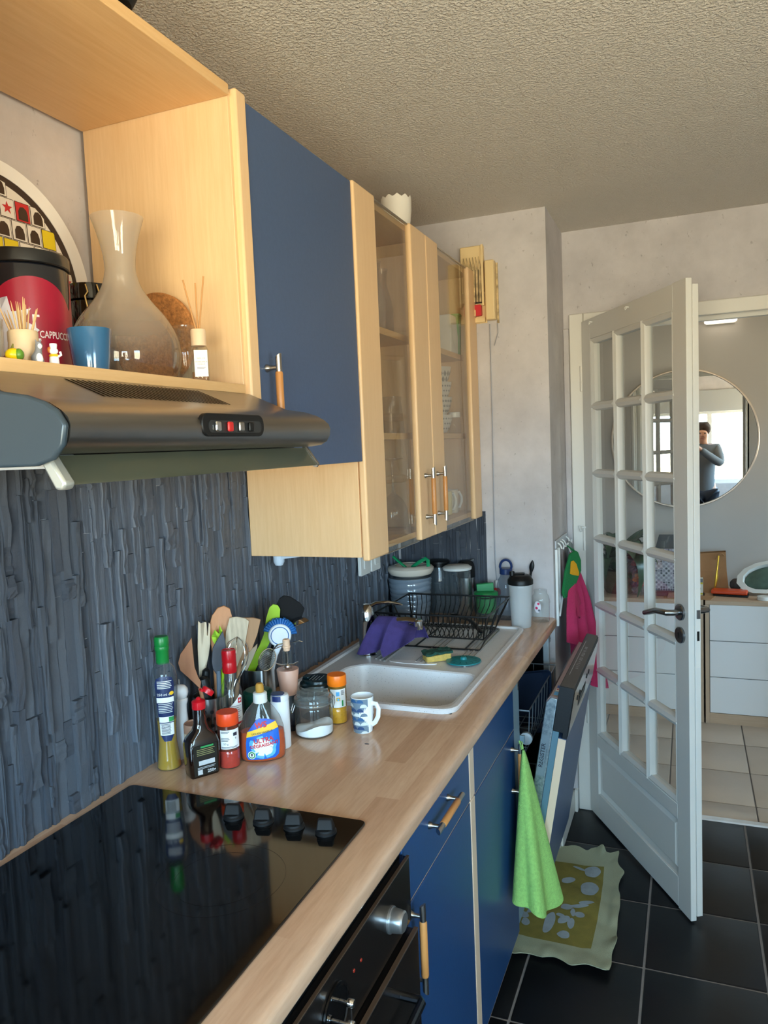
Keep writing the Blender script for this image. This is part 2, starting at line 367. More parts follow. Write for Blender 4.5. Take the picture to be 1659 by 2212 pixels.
def handle(par, c, ax, out=.026, ln=.165, gap=.122):
    """bar handle at the front point c (door face), bar along axis ax: two posts with their bar ends and a wooden grip"""
    g = B(); u = V((0, 1, 0)) if ax == 'y' else V((0, 0, 1)); c = V(c); o = V((1, 0, 0)) * out; w_ = V((0, 0, 1)) if ax == 'y' else V((0, 1, 0))
    for s in (-1, 1):
        b = B(); p = c + u * s * gap / 2
        b.tube([p, p + V((.002, 0, 0)), p + V((.006, 0, 0)), p + V((.010, 0, 0)), p + o], [.0075, .0075, .0055, .0042, .0042], 12)
        e0 = c + o + u * s * .052; e1 = c + o + u * s * (ln / 2 - .004)
        b.loft([[tuple(e0 + V((math.cos(t) * .0058, 0, 0)) + w_ * math.sin(t) * .0058 + (e1 - e0) * k + u * s * (.004 + .004 * math.cos(t)) * (k > 0)) for t in [2 * PI * i / 14 for i in range(14)]] for k in (0, 1)])
        obj('handle_post', b, M_satin, par, world=True)
    g.tube([c + o - u * .053, c + o - u * .05, c + o + u * .05, c + o + u * .053], [.0062, .0072, .0072, .0062], 14)
    obj('handle_grip', g, M_hw, par, world=True, label='wooden grip')
# open shelf over the hood
t = thing('wall_shelf_unit', 'open beech shelf unit above the extractor hood holding tins and a carafe', 'shelf', (.16, .87, 1.655))
obj('top_panel', B().box(0, .55, 2.165, .324, 1.177, 2.184), M_by, t, True, bevel=.001)
obj('shelf_board', B().box(0, .55, 1.6555, .324, 1.177, 1.672), M_by, t, True, bevel=.001)
obj('side_panel', B().box(0, .55, 1.673, .324, .568, 2.164), M_bz, t, True, bevel=.001)
# blue cabinet
t = thing('blue_wall_cabinet', 'tall wall cabinet with a plain navy door right of the open shelf', 'cabinet', (.16, 1.43, 1.52))
obj('body', B().box(0, 1.1785, 1.525, .3195, 1.1965, 2.175).box(0, 1.1965, 1.525, .305, 1.68, 1.541).box(0, 1.1965, 2.159, .305, 1.68, 2.175).box(0, 1.662, 1.541, .305, 1.68, 2.159).box(0, 1.1965, 1.541, .01, 1.662, 2.159), M_bz, t, True, bevel=.001)
obj('pilaster', B().box(.306, 1.187, 1.525, .331, 1.221, 2.182), M_edge, t, True, bevel=.004)
d = obj('door', B().box(.307, 1.2225, 1.519, .3265, 1.679, 2.172), M_blue, t, True, bevel=.0012, label='navy blue door')
MW[d.name] = MW[t.name]; handle(d, (.3265, 1.250, 1.645), 'z')
# glass cabinet
t = thing('glass_wall_cabinet', 'beech wall cabinet with two glazed doors full of glassware and bowls', 'cabinet', (.16, 2.23, 1.285))
y0, y1, z0, z1 = 1.682, 2.783, 1.285, 2.175
obj('side_panel', B().box(0, y0, z0, .3115, y0 + .018, z1), M_bz, t, True, bevel=.001); obj('side_panel', B().box(0, y1 - .018, z0, .3115, y1, z1), M_bz, t, True, bevel=.001)
obj('back_panel', B().box(0, y0 + .018, z0, .008, y1 - .018, z1), mat('pale_melamine', '#efe2cb', .4), t, True)
obj('bottom_panel', B().box(.009, y0 + .0185, z0, .3105, y1 - .0185, z0 + .016), M_by, t, True); obj('top_panel', B().box(.009, y0 + .0185, z1 - .016, .3105, y1 - .0185, z1), M_by, t, True)
obj('divider', B().box(.009, 2.202, z0 + .017, .28, 2.218, z1 - .017), M_bz, t, True)
for zz in (1.858, 1.572):
    obj('shelf', B().box(.009, y0 + .019, zz, .282, 2.2015, zz + .018), M_by, t, True); obj('shelf', B().box(.009, 2.2185, zz, .282, y1 - .019, zz + .018), M_by, t, True)
for sa, sb, ga, gb, hy in ((1.684, 1.817, 2.077, 2.208, 2.125), (2.212, 2.330, 2.682, 2.782, 2.24)):
    lo = 1.276
    d = obj('door', B().box(.3125, sa, lo, .3315, sa + (sb - sa) - .001, z1 + .002).box(.3125, ga, lo, .3315, gb, z1 + .002), M_edge, t, True, bevel=.005, seg=3)
    obj('glass', B().box(.3185, sb - .004, lo - .001, .3225, ga + .004, z1 - .002), M_cglass, d, True)
    obj('glass_trim', B().box(.3178, sb, z1 - .004, .3238, ga, z1 + .0005), M_satin, d, True); obj('glass_trim', B().box(.3178, sb, lo - .003, .3238, ga, lo - .0012), M_satin, d, True)
    handle(d, (.3315, hy, 1.402), 'z')
# extractor hood
t = thing('extractor_hood', 'brushed steel extractor hood with a glass visor under the open shelf', 'hood', (.24, .88, 1.545))
prof = [(0, 1.6545), (.30, 1.6548), (.331, 1.6545), (.405, 1.6225), (.440, 1.6165), (.462, 1.609), (.476, 1.601), (.484, 1.594), (.487, 1.586), (.485, 1.574), (.479, 1.565), (.468, 1.5595), (.45, 1.5575), (0, 1.5575)]
obj('body', B().prism([(p[0], p[1]) for p in prof], 'y', .588, 1.177), M_steel, t, True)
capp = [(.10, 1.640), (.36, 1.638), (.405, 1.6235), (.440, 1.6175), (.462, 1.610), (.477, 1.601), (.487, 1.586), (.482, 1.566), (.468, 1.552), (.445, 1.546), (.10, 1.546)]
obj('end_cap', B().prism(capp, 'y', .580, .5875), mat('blue_grey_cap', '#35434d', .35, .3), t, True, bevel=.003, label='dark blue-grey end cap')
sl = B()
for k in range(29):
    yy = .735 + k * .0097
    for xa, xb in ((.339, .398),):
        za = 1.6545 - (xa - .331) * .4324 + .0006; zb = 1.6545 - (xb - .331) * .4324 + .0006; ya = yy
        sl.add([(xa, ya, za), (xb, ya + .002, zb), (xb, ya + .0062, zb), (xa, ya + .0042, za)], [(0, 1, 2, 3)])
obj('vent_slots', sl, mat('slot_dark', '#0a0706', .9, spec=0.), t, True, kind='stuff')
cp = obj('control_panel', B().prism(rrect(.150, .030, .013, 5, .882, 1.5885), 'x', .480, .4882), M_black, t, True, bevel=.0015, label='black switch panel')
obj('panel_well', B().prism(rrect(.128, .016, .007, 5, .884, 1.5865), 'x', .488, .4886), mat('dark_well', '#26282a', .3), cp, True)
for yy, m_ in ((.838, M_chrome), (.866, mat('red_switch', '#c02020', .35)), (.893, M_satin), (.918, M_black)):
    obj('switch', B().box(.4886, yy - .006, 1.580, .4925, yy + .006, 1.593), m_, cp, True, bevel=.002)
obj('visor', B().loft([[(.4425, yv, 1.5555), (.4465, yv, 1.556), (.4685, yv, 1.5255), (.4645, yv, 1.525)] for yv in (.604, 1.158)]), glass('visor_painted_reflection', '#c4c8b8', dens=.7, refl=.3, body='#7b7f6c'), t, True)  # grey-green milky body puts the visor's reflection into its colour
obj('bracket', B().loft([[(.437, a, 1.560), (.452, a, 1.560), (.474, a, 1.528), (.470, a, 1.521), (.460, a, 1.521)] for a in (.588, .603)]), mat('pale_metal', '#b8bbb4', .35, .6), t, True, bevel=.003)
obj('bracket', B().loft([[(.440, a, 1.558), (.448, a, 1.558), (.470, a, 1.527), (.466, a, 1.522), (.460, a, 1.523)] for a in (1.159, 1.164)]), M_satin, t, True)
obj('lamp_cover', B().box(.25, .60, 1.543, .44, .64, 1.5570), mat('grey_cover', '#a9adb0', .5), t, True, bevel=.002)
obj('grease_filter', B().box(.03, .65, 1.548, .43, 1.15, 1.5572), mat('dark_filter', '#2a2b2b', .4, .6), t, True)
# worktops
s_ = NT('beech_stave_worktop'); mp = s_.n('Mapping'); tcn = s_.n('TexCoord'); mp.inputs['Rotation'].default_value = (0, 0, PI / 2)
s_.l(tcn.outputs['Object'], mp.inputs[0]); br = s_.n('TexBrick'); s_.l(mp.outputs[0], br.inputs['Vector'])
for k_, v_ in (('Scale', 1.), ('Brick Width', .42), ('Row Height', .046), ('Mortar Size', 0.), ('Bias', 0.)): br.inputs[k_].default_value = v_
br.inputs['Color1'].default_value = lin('#bb9478'); br.inputs['Color2'].default_value = lin('#d6b497'); br.offset = .37; br.offset_frequency = 2
f_ = s_.noise(24, 4, .6, (1, .08, 1)); f2 = s_.noise(160, 3, .6, (1, .1, 1))
s_.set(Base_Color=s_.mix(.5, s_.mix(.3, br.outputs['Color'], s_.ramp(f_, [(.3, lin('#b78c6c')), (.7, lin('#d9b799'))])), s_.ramp(f2, [(.35, (.82, .78, .74, 1)), (.6, (1, 1, 1, 1))]), 'MULTIPLY'), Roughness=.18, Specular_IOR_Level=.5)
M_top = s_.m
def nose(x0, x1=.597, zt=.9, zb=.862):
    r = .012; pts = [(x0, zb), (x0, zt)]
    for k in range(6): a = PI / 2 - k / 5 * PI / 2; pts.append((x1 - r * 1.5 + r * 1.5 * math.cos(a), zt - r + r * math.sin(a)))
    for k in range(6): a = -k / 5 * PI / 2; pts.append((x1 - r + r * math.cos(a), zb + r * .8 + r * .8 * math.sin(a)))
    return pts
wt = obj('worktop', B().prism(nose(-.0132), 'y', -.45, 1.6555), M_top); tag(wt, 'beech stave worktop with rounded front edge around the black hob', 'worktop')
wt = obj('worktop', B().prism(nose(.515), 'y', 1.6565, 2.784).box(-.0132, 1.6565, .862, .045, 2.784, .9).box(.045, 1.6565, .862, .515, 1.715, .9).box(.045, 2.555, .862, .515, 2.784, .9), M_top)
tag(wt, 'beech stave worktop around the white sink, ending at the pier', 'worktop')
# hob
t = thing('ceramic_hob', 'black glass ceramic hob with four knobs let into the worktop', 'hob', (.275, .87, .9))
obj('glass_plate', B().prism(rrect(.51, .58, .012, 4, .275, .870), 'z', .9004, .9052), M_gblack, t, True, bevel=.0015)
rg = B()
for cx_, cy_, rs in ((.385, .93, (.072, .075, .098, .101)),):
    for i in range(0, len(rs), 2): rg.loft([[(cx_ + r * math.cos(2*PI*k/64), cy_ + r * math.sin(2*PI*k/64), .90535) for k in range(64)] for r in (rs[i], rs[i] + .0006)], True, False, False)
obj('print_rings', rg, mat('ring_print', '#1d1814', .2), t, True)
for xx in (.295, .356, .417, .478):
    M_kn = mat('matt_black_knob', '#0c0d0f', .6, spec=.3); kb = B().lathe([(.0185, 0), (.0185, .003), (.0165, .005), (.016, .008), (.012, .009)], 28, (xx, 1.103, .9053))
    obj('knob', kb, M_kn, t, True)
    k2 = B(); k2.X = Matrix.Translation((xx, 1.103, .913)) @ Matrix.Rotation(.25, 4, 'Z')
    k2.loft([[(-.0145, -.0125, 0), (.0145, -.0105, 0), (.0145, .0105, 0), (-.0145, .0125, 0)], [(-.013, -.0055, .014), (.012, -.005, .014), (.012, .005, .014), (-.013, .0055, .014)], [(-.011, -.003, .017), (.010, -.003, .017), (.010, .003, .017), (-.011, .003, .017)]])
    obj('knob_grip', k2, M_kn, t, True, bevel=.002)
# oven
t = thing('built_in_oven', 'black built-in oven with silver knob and clock under the hob', 'oven', (.30, .89, .1))
M_oven = mat('oven_black', '#15110f', .22, coat=.2); M_brn = mat('oven_edge', '#5b4636', .4, .3)
obj('body', B().box(.03, .595, .10, .574, 1.192, .855), M_black, t, True)
obj('control_panel', B().box(.575, .592, .715, .5915, 1.196, .832), M_oven, t, True, bevel=.0015)
obj('panel_edge', B().box(.5865, .592, .8323, .5918, 1.196, .8340), M_brn, t, True)
dr = obj('door', B().box(.575, .592, .12, .603, 1.196, .7005), M_oven, t, True, bevel=.002)
obj('door_edge', B().box(.5955, .592, .7008, .603, 1.196, .7030), M_brn, dr, True)
hb = B().tube([(.603, .66, .640), (.635, .66, .640), (.640, .665, .640), (.640, 1.10, .640), (.635, 1.105, .640), (.603, 1.105, .640)], .0075, 10); obj('handle', hb, mat('dark_metal_bar', '#4b4f55', .25, 1.), dr, True)
k = B(); k.X = Matrix.Translation((.5915, 1.100, .774)) @ Matrix.Rotation(PI / 2, 4, 'Y')
k.lathe([(.0215, 0), (.0215, .003), (.0185, .0035), (.0195, .006), (.0175, .022), (.0150, .0245), (0, .0248)], 30); kn = obj('knob', k, mat('silver_knob', '#b9bcbd', .3, .9), t, True, label='silver temperature knob')
k = B(); k.X = Matrix.Translation((.5925, .885, .771)) @ Matrix.Rotation(PI / 2, 4, 'Y'); k.lathe([(.040, 0), (.040, .003), (.036, .0035), (.034, .002), (0, .002)], 36); ck = obj('clock', k, M_gblack, t, True)
for zz, yy in ((.783, .895), (.752, .893)):
    k = B(); k.X = Matrix.Translation((.595, yy, zz)) @ Matrix.Rotation(PI / 2, 4, 'Y'); k.lathe([(.0025, 0), (.0025, .012), (.0058, .0125), (.0062, .020), (.0050, .0222), (0, .0222)], 12); obj('clock_knob', k, M_chrome, ck, True)
obj('wire', B().tube([(.612, .895, .783), (.613, .893, .768), (.612, .893, .752), (.611, .890, .728), (.609, .88, .70)], .0013, 6), M_chrome, ck, True)
for yy, zz in ((.978, .786), (.952, .787)):
    obj('pilot_light', B().ball((.5918, yy, zz), (.0015, .003, .003), 8, 6), mat('red_lens', '#8e2314', .2), t, True)
# base cabinets
def front(par, name, ya, yb, za, zb, hc=None, ax='y'):
    d = obj(name, B().box(.558, ya, za, .577, yb, zb), M_bluel, par, True, bevel=.0012)
    obj('edge_band', B().box(.5585, ya + .001, za - .0012, .5765, yb - .001, za - .0002), M_edge, d, True)
    if hc: handle(d, hc, ax)
    return d
t = thing('drawer_base_cabinet', 'navy base cabinet with one drawer over a door beside the oven', 'cabinet', (.3, 1.42, .1))
obj('body', B().box(.03, 1.198, .10, .5565, 1.639, .861), M_bz, t, True)
front(t, 'drawer', 1.2, 1.638, .7255, .852, (.577, 1.408, .8125), 'y'); front(t, 'door', 1.2, 1.638, .105, .7215, (.577, 1.222, .645), 'z')
M_pe = mat('pale_edge_band', '#d6bea5', .5); obj('filler_strip', B().box(.555, 1.6405, .725, .578, 1.680, .861), M_pe, t, True, bevel=.003); obj('filler_strip', B().box(.555, 1.6405, .10, .578, 1.680, .7225), M_pe, t, True, bevel=.003)
t = thing('sink_base_cabinet', 'navy base cabinet below the sink with a green towel on its handle', 'cabinet', (.3, 1.9, .1))
obj('body', B().box(.03, 1.6815, .10, .5565, 1.698, .861).box(.03, 2.10, .10, .5565, 2.117, .861).box(.03, 1.698, .10, .5565, 2.10, .116), M_bz, t, True)
front(t, 'drawer_front', 1.683, 2.116, .7225, .852); front(t, 'door', 1.683, 2.116, .105, .7185, (.577, 2.072, .6165), 'z')
pl = obj('plinth', B().box(.50, -.45, 0, .516, 2.119, .10), mat('dark_plinth', '#1c2230', .5)); tag(pl, 'dark plinth board along the floor under the base cabinets', 'plinth')
# sink
s_ = NT('white_granite_composite'); f_ = s_.noise(340, 2, .5); s_.set(Base_Color=s_.ramp(f_, [(.28, lin('#8d8f94')), (.34, lin('#d9dadd'))]), Roughness=.35); M_sink = s_.m
t = thing('kitchen_sink', 'white composite sink with grooved drainer set into the worktop', 'sink', (.28, 2.13, .9))
def ring(z, ins, x0=.03, x1=.527, ya=1.703, yb=2.572, r=.045): return [(p[0], p[1], z) for p in rrect(x1 - x0 - 2 * ins, yb - ya - 2 * ins, max(.006, r - ins), 5, (x0 + x1) / 2, (ya + yb) / 2)]
def bring(z, ins, r=.06): return [(p[0], p[1] + (.018 * math.sin((p[0] - .13) / .36 * PI * 2) if p[1] > 2.0 else 0), z) for p in rrect(.400 - 2 * ins, .300 - 2 * ins, max(.01, r - ins), 5, .305, 1.885)]
top = B(); top.loft([ring(.9003, .004), ring(.911, 0), ring(.9135, .003), ring(.9135, .016), ring(.908, .021)], True, False, False); obj('rim', top, M_sink, t, True)
bs = B(); O = ring(.908, .021); I = bring(.908, 0)
bmx = bmesh.new()                                    # deck between the rim and the bowl
for loop in (O, I):
    vs = [bmx.verts.new(p) for p in loop]
    for i in range(len(vs)): bmx.edges.new((vs[i], vs[(i + 1) % len(vs)]))
bmesh.ops.triangle_fill(bmx, edges=bmx.edges[:], use_beauty=True); bmx.verts.index_update()
bs.add([tuple(v.co) for v in bmx.verts], [tuple(v.index for v in f.verts) for f in bmx.faces]); bmx.free(); obj('drainer_deck', bs, M_sink, t, True)
bw = B(); bw.loft([bring(.908, 0), bring(.905, .006), bring(.88, .012), bring(.77, .022), bring(.752, .035), bring(.748, .06)], True, False, True); obj('bowl', bw, M_sink, t, True)
rb = B()
for gx in (.18, .31, .43):
    for k in (-1, 0, 1):
        xa = gx + k * .017; rb.tube([(xa, 2.085 - k * .008, .9082), (xa, 2.10, .9092), (xa, 2.50, .9092), (xa, 2.51, .9082)], .0042, 6, flat=.8)
obj('drainer_ribs', rb, mat('rib_grey', '#9a9794', .4), t, True)
obj('overflow_ledge', B().loft([[(.285 + p[0], 2.085 + p[1], z) for p in circ(.075, 24, ry=.016)] for z in (.9083, .9098)]), mat('white_ledge', '#ececee', .3), t, True)
obj('drain', B().lathe([(.035, 0), (.035, .003), (.02, .004), (0, .002)], 24, (.31, 1.9, .748)), M_chrome, t, True)
# tap
t = thing('sink_mixer_tap', 'chrome lever mixer tap at the back of the sink with a cloth on it', 'tap', (.118, 2.135, .908))
tb = B().lathe([(.029, 0), (.029, .004), (.0255, .006), (.0245, .10), (.0255, .105), (.0255, .112)], 28); obj('tap_body', tb, M_chrome, t)
tl = B().lathe([(.0255, .1125), (.025, .135), (.020, .152), (.012, .160), (0, .162)], 28); tl.tube([(.004, .004, .150), (.025, .02, .160), (.055, .045, .160), (.085, .065, .151), (.094, .072, .147)], [.012, .011, .010, .009, .005], 10, flat=.5); obj('lever', tl, M_chrome, t)
ts = B().tube([(.0, 0, .075), (.04, .004, .096), (.09, .008, .111), (.13, .012, .114), (.158, .015, .110)], [.014, .0135, .0125, .0125, .0125], 12, flat=.75).lathe([(.0145, 0), (.015, .003), (.015, .026), (.011, .03)], 20, (.165, .015, .086)); obj('spout', ts, M_chrome, t)
# ---------------------------------------------------------------- things on the worktop by the hob
def wrap(r, e=.0004):
    """sheet (u across, v up) rolled round an upright cylinder, facing local -Y"""
    rr_ = r if callable(r) else (lambda v: r)
    return lambda u, v: ((rr_(v) + e) * math.sin(u / rr_(v)), -(rr_(v) + e) * math.cos(u / rr_(v)), v)
def prof_r(prof):
    def f(v):
        for (r0, z0), (r1, z1) in zip(prof, prof[1:]):
            if z0 <= v <= z1: return r0 + (r1 - r0) * (v - z0) / max(1e-9, z1 - z0)
        return prof[-1][0]
    return f
def rect(w, h, cx=0, cy=0): return [(cx - w/2, cy - h/2), (cx + w/2, cy - h/2), (cx + w/2, cy + h/2), (cx - w/2, cy + h/2)]
def pr(name, fn, m, par, e=None):
    b = B(); fn(b); return obj(name, b, m, par)
def liquid(name, col, k=.55):
    if name in MC: return MC[name]
    s = NT(name); t = s.n('BsdfTransparent'); t.inputs[0].default_value = lin(col); s.set(Base_Color=lin(col), Roughness=.12)
    m = s.n('MixShader'); m.inputs[0].default_value = k; s.l(t.outputs[0], m.inputs[1]); s.l(s.p.outputs[0], m.inputs[2]); s.l(m.outputs[0], s.out.inputs[0]); MC[name] = s.m; return s.m
G_clear = glass('clear_glass', '#fbfdfc', dens=.035, refl=.2, body='#cfdbe2'); G_thick = glass('thick_glass', '#eef4f4', dens=.16, refl=.32, body='#cdd8dc'); G_dark = mat('brown_bottle', '#140705', .08, coat=.5)
INK = mat('print_dark', '#1b2233', .5); WHT = mat('print_white', '#e9e9e6', .45); GRN = mat('print_green', '#2f8f4e', .45); RED = mat('print_red', '#c4222c', .45); YEL = mat('print_yellow', '#f0c02c', .45); NAVY = mat('print_navy', '#182a55', .4); BLU = mat('print_blue', '#1f4fb5', .4); SKYB = mat('print_lightblue', '#5fb4ea', .4)
def lines(b, mp, x0, x1, ys, h, step=.006, jag=.0, rr=None):
    for k, y in enumerate(ys):
        xe = x1 - (jag * ((k * 37) % 10) / 10)
        b.flat([(x0, y), (xe, y), (xe, y + h), (x0, y + h)], mp, step)
# olive oil
x, y = .034, 1.262; t = thing('olive_oil_bottle', 'slim clear oil bottle with green cap and dark label against the slate wall', 'bottle', (x, y, .9), facing(x, y))
P = [(.0235, 0), (.0255, .003), (.0245, .012), (.0195, .055), (.0200, .09), (.0235, .13), (.0262, .165), (.0262, .195), (.0225, .213), (.0135, .224), (.0122, .235), (.0122, .272)]
pf = prof_r(P); obj('glass_bottle', B().lathe(P, 32), glass('oil_glass', '#eef3f6', dens=.12, refl=.2, body='#9fb0bd'), t)
obj('oil', B().lathe([(r - .0012, z + .001) for r, z in P if z < .1] + [(pf(.105) - .0012, .105)], 32), liquid('olive_oil', '#dba818', .75), t)
obj('screw_cap', B().lathe([(.0128, .223), (.0132, .225), (.0134, .250), (.0146, .252), (.0148, .258), (.0139, .260), (.0148, .263), (.0148, .276), (.0130, .280), (0, .280)], 28), mat('green_cap', '#0e7a35', .35), t, label='green screw cap')
mp = wrap(pf); lb = [(-.021, .185), (-.017, .196), (-.008, .2005), (.008, .2005), (.017, .196), (.021, .185), (.0195, .150), (.0165, .115), (.014, .075), (.007, .062), (-.007, .062), (-.014, .075), (-.0165, .115), (-.0195, .150)]
lo = obj('label', B().flat(lb, mp, .004), NAVY, t, label='dark blue back label')
mp2 = wrap(pf, .0008)
b = B(); b.flat(rect(.036, .011, 0, .151), mp2, .004); b.flat(rect(.030, .012, 0, .109), mp2, .004); b.flat(rect(.029, .026, 0, .088), mp2, .004); obj('print_panel', b, WHT, lo)
b = B(); lines(b, mp2, -.015, .015, [.190 - .0035 * k for k in range(5)], .0014, .004, .004); lines(b, mp2, -.015, .015, [.142 - .0036 * k for k in range(6)], .0012, .004, .003); b.text('250 ml e', .0075, mp2, -.003, .163, .004); obj('print_text', b, WHT, lo)
b = B(); b.flat(circ(.005, 14, .0135, .1645, .004), mp2, .003); obj('print_yellow_dot', b, YEL, lo)
b = B(); b.flat(rect(.010, .010, .0095, .109), wrap(pf, .0012), .003); obj('print_green_mark', b, GRN, lo)
b = B(); lines(b, wrap(pf, .0012), -.011, .008, [.098 - .0025 * k for k in range(9)], .0012, .004, .002); obj('print_bars', b, INK, lo)
# pepper mill
x, y = .028, 1.318; t = thing('pepper_mill', 'white turned pepper mill beside the green-capped oil bottle', 'mill', (x, y, .9), facing(x, y)); MWL = mat('white_lacquer', '#f1f3f5', .22, coat=.3)
obj('base', B().lathe([(.0185, 0), (.019, .003), (.0185, .018), (.0175, .022), (.018, .028), (.0165, .06), (.0135, .10), (.0140, .115), (.0165, .122), (.0165, .127), (.0140, .130)], 28), MWL, t)
obj('head', B().lathe([(.0140, .1305), (.0165, .133), (.0185, .142), (.0175, .150), (.012, .1565), (.004, .159), (0, .1592)], 28), MWL, t)
obj('spindle', B().lathe([(.0012, .159), (.0012, .170), (.0006, .171)], 8), M_chrome, t)
# small tin
x, y = .076, 1.300; t = thing('paste_tin', 'small tin with a torn paper label behind the brown bottle', 'tin', (x, y, .9), facing(x, y))
obj('can', B().lathe([(.0225, 0), (.0235, .001), (.0235, .084), (.0225, .086), (.0215, .085), (.021, .083), (0, .083)], 28), mat('tan_tin', '#a8806a', .4, vary=.1, vscale=40), t)
obj('label', B().flat(rect(.07, .055, 0, .040), wrap(.0235), .004), mat('cream_label', '#cdbfa8', .6, vary=.1, vscale=60), t)
b = B(); b.flat(rect(.07, .012, 0, .007), wrap(.0235, .0006), .004); b.text('10', .018, wrap(.0235, .0008), -.012, .055, .003, bold=.0006); obj('print_red_band', b, RED, t)
# brown seasoning bottle
x, y = .123, 1.254; t = thing('seasoning_bottle', 'square dark brown sauce bottle with an open red flip cap', 'bottle', (x, y, .9), facing(x, y, .35))
def sq(w, d, r, z): return [(p[0], p[1], z) for p in rrect(w, d, r, 4)]
obj('glass_bottle', B().loft([sq(.058, .034, .006, 0), sq(.062, .038, .007, .003), sq(.066, .041, .008, .03), sq(.067, .042, .008, .066), sq(.060, .037, .010, .080), sq(.034, .028, .012, .094), sq(.026, .024, .0118, .108), sq(.024, .024, .0118, .138)]), G_dark, t)
mp = lambda u, v: (u, -.0213 + (.0013 * max(0, (.03 - v) / .03)), v)
lo = obj('label', B().flat(rect(.050, .062, 0, .036), mp), mat('black_label', '#11130f', .4), t); mp2 = lambda u, v: (u, -.0217, v)
b = B(); b.flat(rect(.027, .0035, .004, .0635), mp2); obj('print_green', b, GRN, lo)
b = B(); lines(b, mp2, -.018, .02, [.058, .0543, .0506, .0469], .0013, 0, .006); obj('print_lines', b, mat('print_olive', '#8f8a5a', .5), lo)
b = B(); b.flat(rect(.034, .0095, .002, .031), mp2); b.flat(rect(.010, .010, -.013, .0125), mp2); b.text('250g', .009, mp2, .011, .0115, bold=.0003); lines(b, mp2, -.018, .02, [.0215, .019], .001, 0, .004); obj('print_panel', b, mat('print_grey', '#b9bdc0', .5), lo)
obj('collar', B().lathe([(.0135, .137), (.0138, .139), (.0138, .152), (.012, .154), (.006, .156), (.0035, .160), (.002, .161), (0, .161)], 24), mat('red_cap', '#c20f1e', .3), t, label='red cap')
fl = B(); fl.X = Matrix.Translation((.019, .004, .163)) @ Matrix.Rotation(.7, 4, 'Y'); fl.lathe([(.0125, 0), (.013, .002), (.013, .010), (.010, .012), (0, .012)], 20); fl.box(-.016, -.004, -.002, -.010, .004, .003); obj('flip_lid', fl, MC['red_cap'], t)
# spice shakers
def spice(name, label, x, y, cap, powder, lvl, off, h=.116, r=.0225):
    t = thing(name, label, 'jar', (x, y, .9), facing(x, y, off)); k = h / .116
    P = [(r * .93, 0), (r, .003), (r, .036 * k), (r * .95, .038 * k), (r, .040 * k), (r, .082 * k), (r * .93, .088 * k), (r * .93, .094 * k)]
    obj('glass_jar', B().lathe(P, 32), G_clear, t)
    obj('powder', B().lathe([(r - .0015, .002), (r - .0014, lvl), (0, lvl + .002)], 28), powder, t)
    obj('cap', B().lathe([(r * .99, .0905 * k), (r * 1.03, .092 * k), (r * 1.03, .112 * k), (r * .98, .116 * k), (0, .116 * k)], 32), cap, t, label='orange shaker cap')
    return t
O1 = mat('orange_red_cap', '#e4481a', .35); O2 = mat('orange_cap', '#f57a12', .35)
t = spice('paprika_shaker', 'spice jar of red paprika with an orange-red cap in front of the bottles', .155, 1.305, O1, mat('paprika', '#b02a12', .9, vary=.15, vscale=200), .037, .1)
obj('powder_film', B().lathe([(.0218, .037), (.0218, .090)], 28, cap0=False, cap1=False), glass('paprika_dust', '#e2a48c', dens=.35, refl=.05, body='#b05a40'), t)
lo = obj('label', B().flat(rect(.044, .040, .002, .063), wrap(.0225), .004), WHT, t)
b = B(); mp = wrap(.0225, .0008); lines(b, mp, -.018, .0, [.079, .0765, .066, .063, .060], .0011, .004, .004); lines(b, mp, -.018, .018, [.047, .045], .0009, .004, .004); b.flat(rect(.009, .007, .012, .073), mp, .003); b.text('50 g', .006, mp, -.008, .054, .003); b.text('e', .008, mp, .013, .065, .003); obj('print_text', b, INK, lo)
t = spice('curry_shaker', 'spice jar of yellow curry powder with an orange cap beside the sugar jar', .268, 1.600, O2, mat('curry', '#d69a12', .9, vary=.12, vscale=200), .040, -.1)
obj('powder_film', B().lathe([(.0218, .040), (.0218, .090)], 28, cap0=False, cap1=False), glass('curry_dust', '#e6cf8c', dens=.3, refl=.05, body='#c7a050'), t)
lo = obj('label', B().flat(rect(.040, .044, .004, .063), wrap(.0225), .004), WHT, t)
b = B(); mp = wrap(.0225, .0008); b.flat(rect(.009, .008, .004, .061), mp, .003); obj('print_yellow', b, YEL, lo)
b = B(); mp = wrap(.0225, .0012); b.flat(circ(.003, 12, .004, .061), mp, .002); b.flat(rect(.008, .010, .003, .074), wrap(.0225, .0009), .003); obj('print_blue', b, SKYB, lo)
b = B(); b.flat(rect(.004, .014, .014, .051), wrap(.0225, .0009), .003); obj('print_green_leaf', b, GRN, lo)
b = B(); lines(b, wrap(.0225, .0008), .0105, .020, [.081, .079, .077, .075, .073, .071], .001, .004, .003); obj('print_text', b, INK, lo)
# washing-up liquid
x, y = .203, 1.360; t = thing('washing_up_liquid', 'clear bottle of orange washing-up liquid with a blue, yellow and white label', 'bottle', (x, y, .9), facing(x, y, -.05))
W = [(.044, .024, 0), (.0475, .0265, .004), (.0490, .027, .02), (.0485, .0265, .05), (.046, .025, .07), (.040, .0225, .09), (.030, .019, .107), (.019, .0155, .119), (.0145, .0140, .125)]
def oval(rx, ry, z, n=36): return [(rx * math.cos(2*PI*k/n), ry * math.sin(2*PI*k/n), z) for k in range(n)]
def wf(v):
    for (a0, b0, z0), (a1, b1, z1) in zip(W, W[1:]):
        if z0 <= v <= z1: f = (v - z0) / (z1 - z0); return a0 + (a1 - a0) * f, b0 + (b1 - b0) * f
    return W[-1][:2]
def omap(e): return lambda u, v: (u, -(wf(v)[1] + e) * math.sqrt(max(.0, 1 - (u / (wf(v)[0] + e)) ** 2)), v)
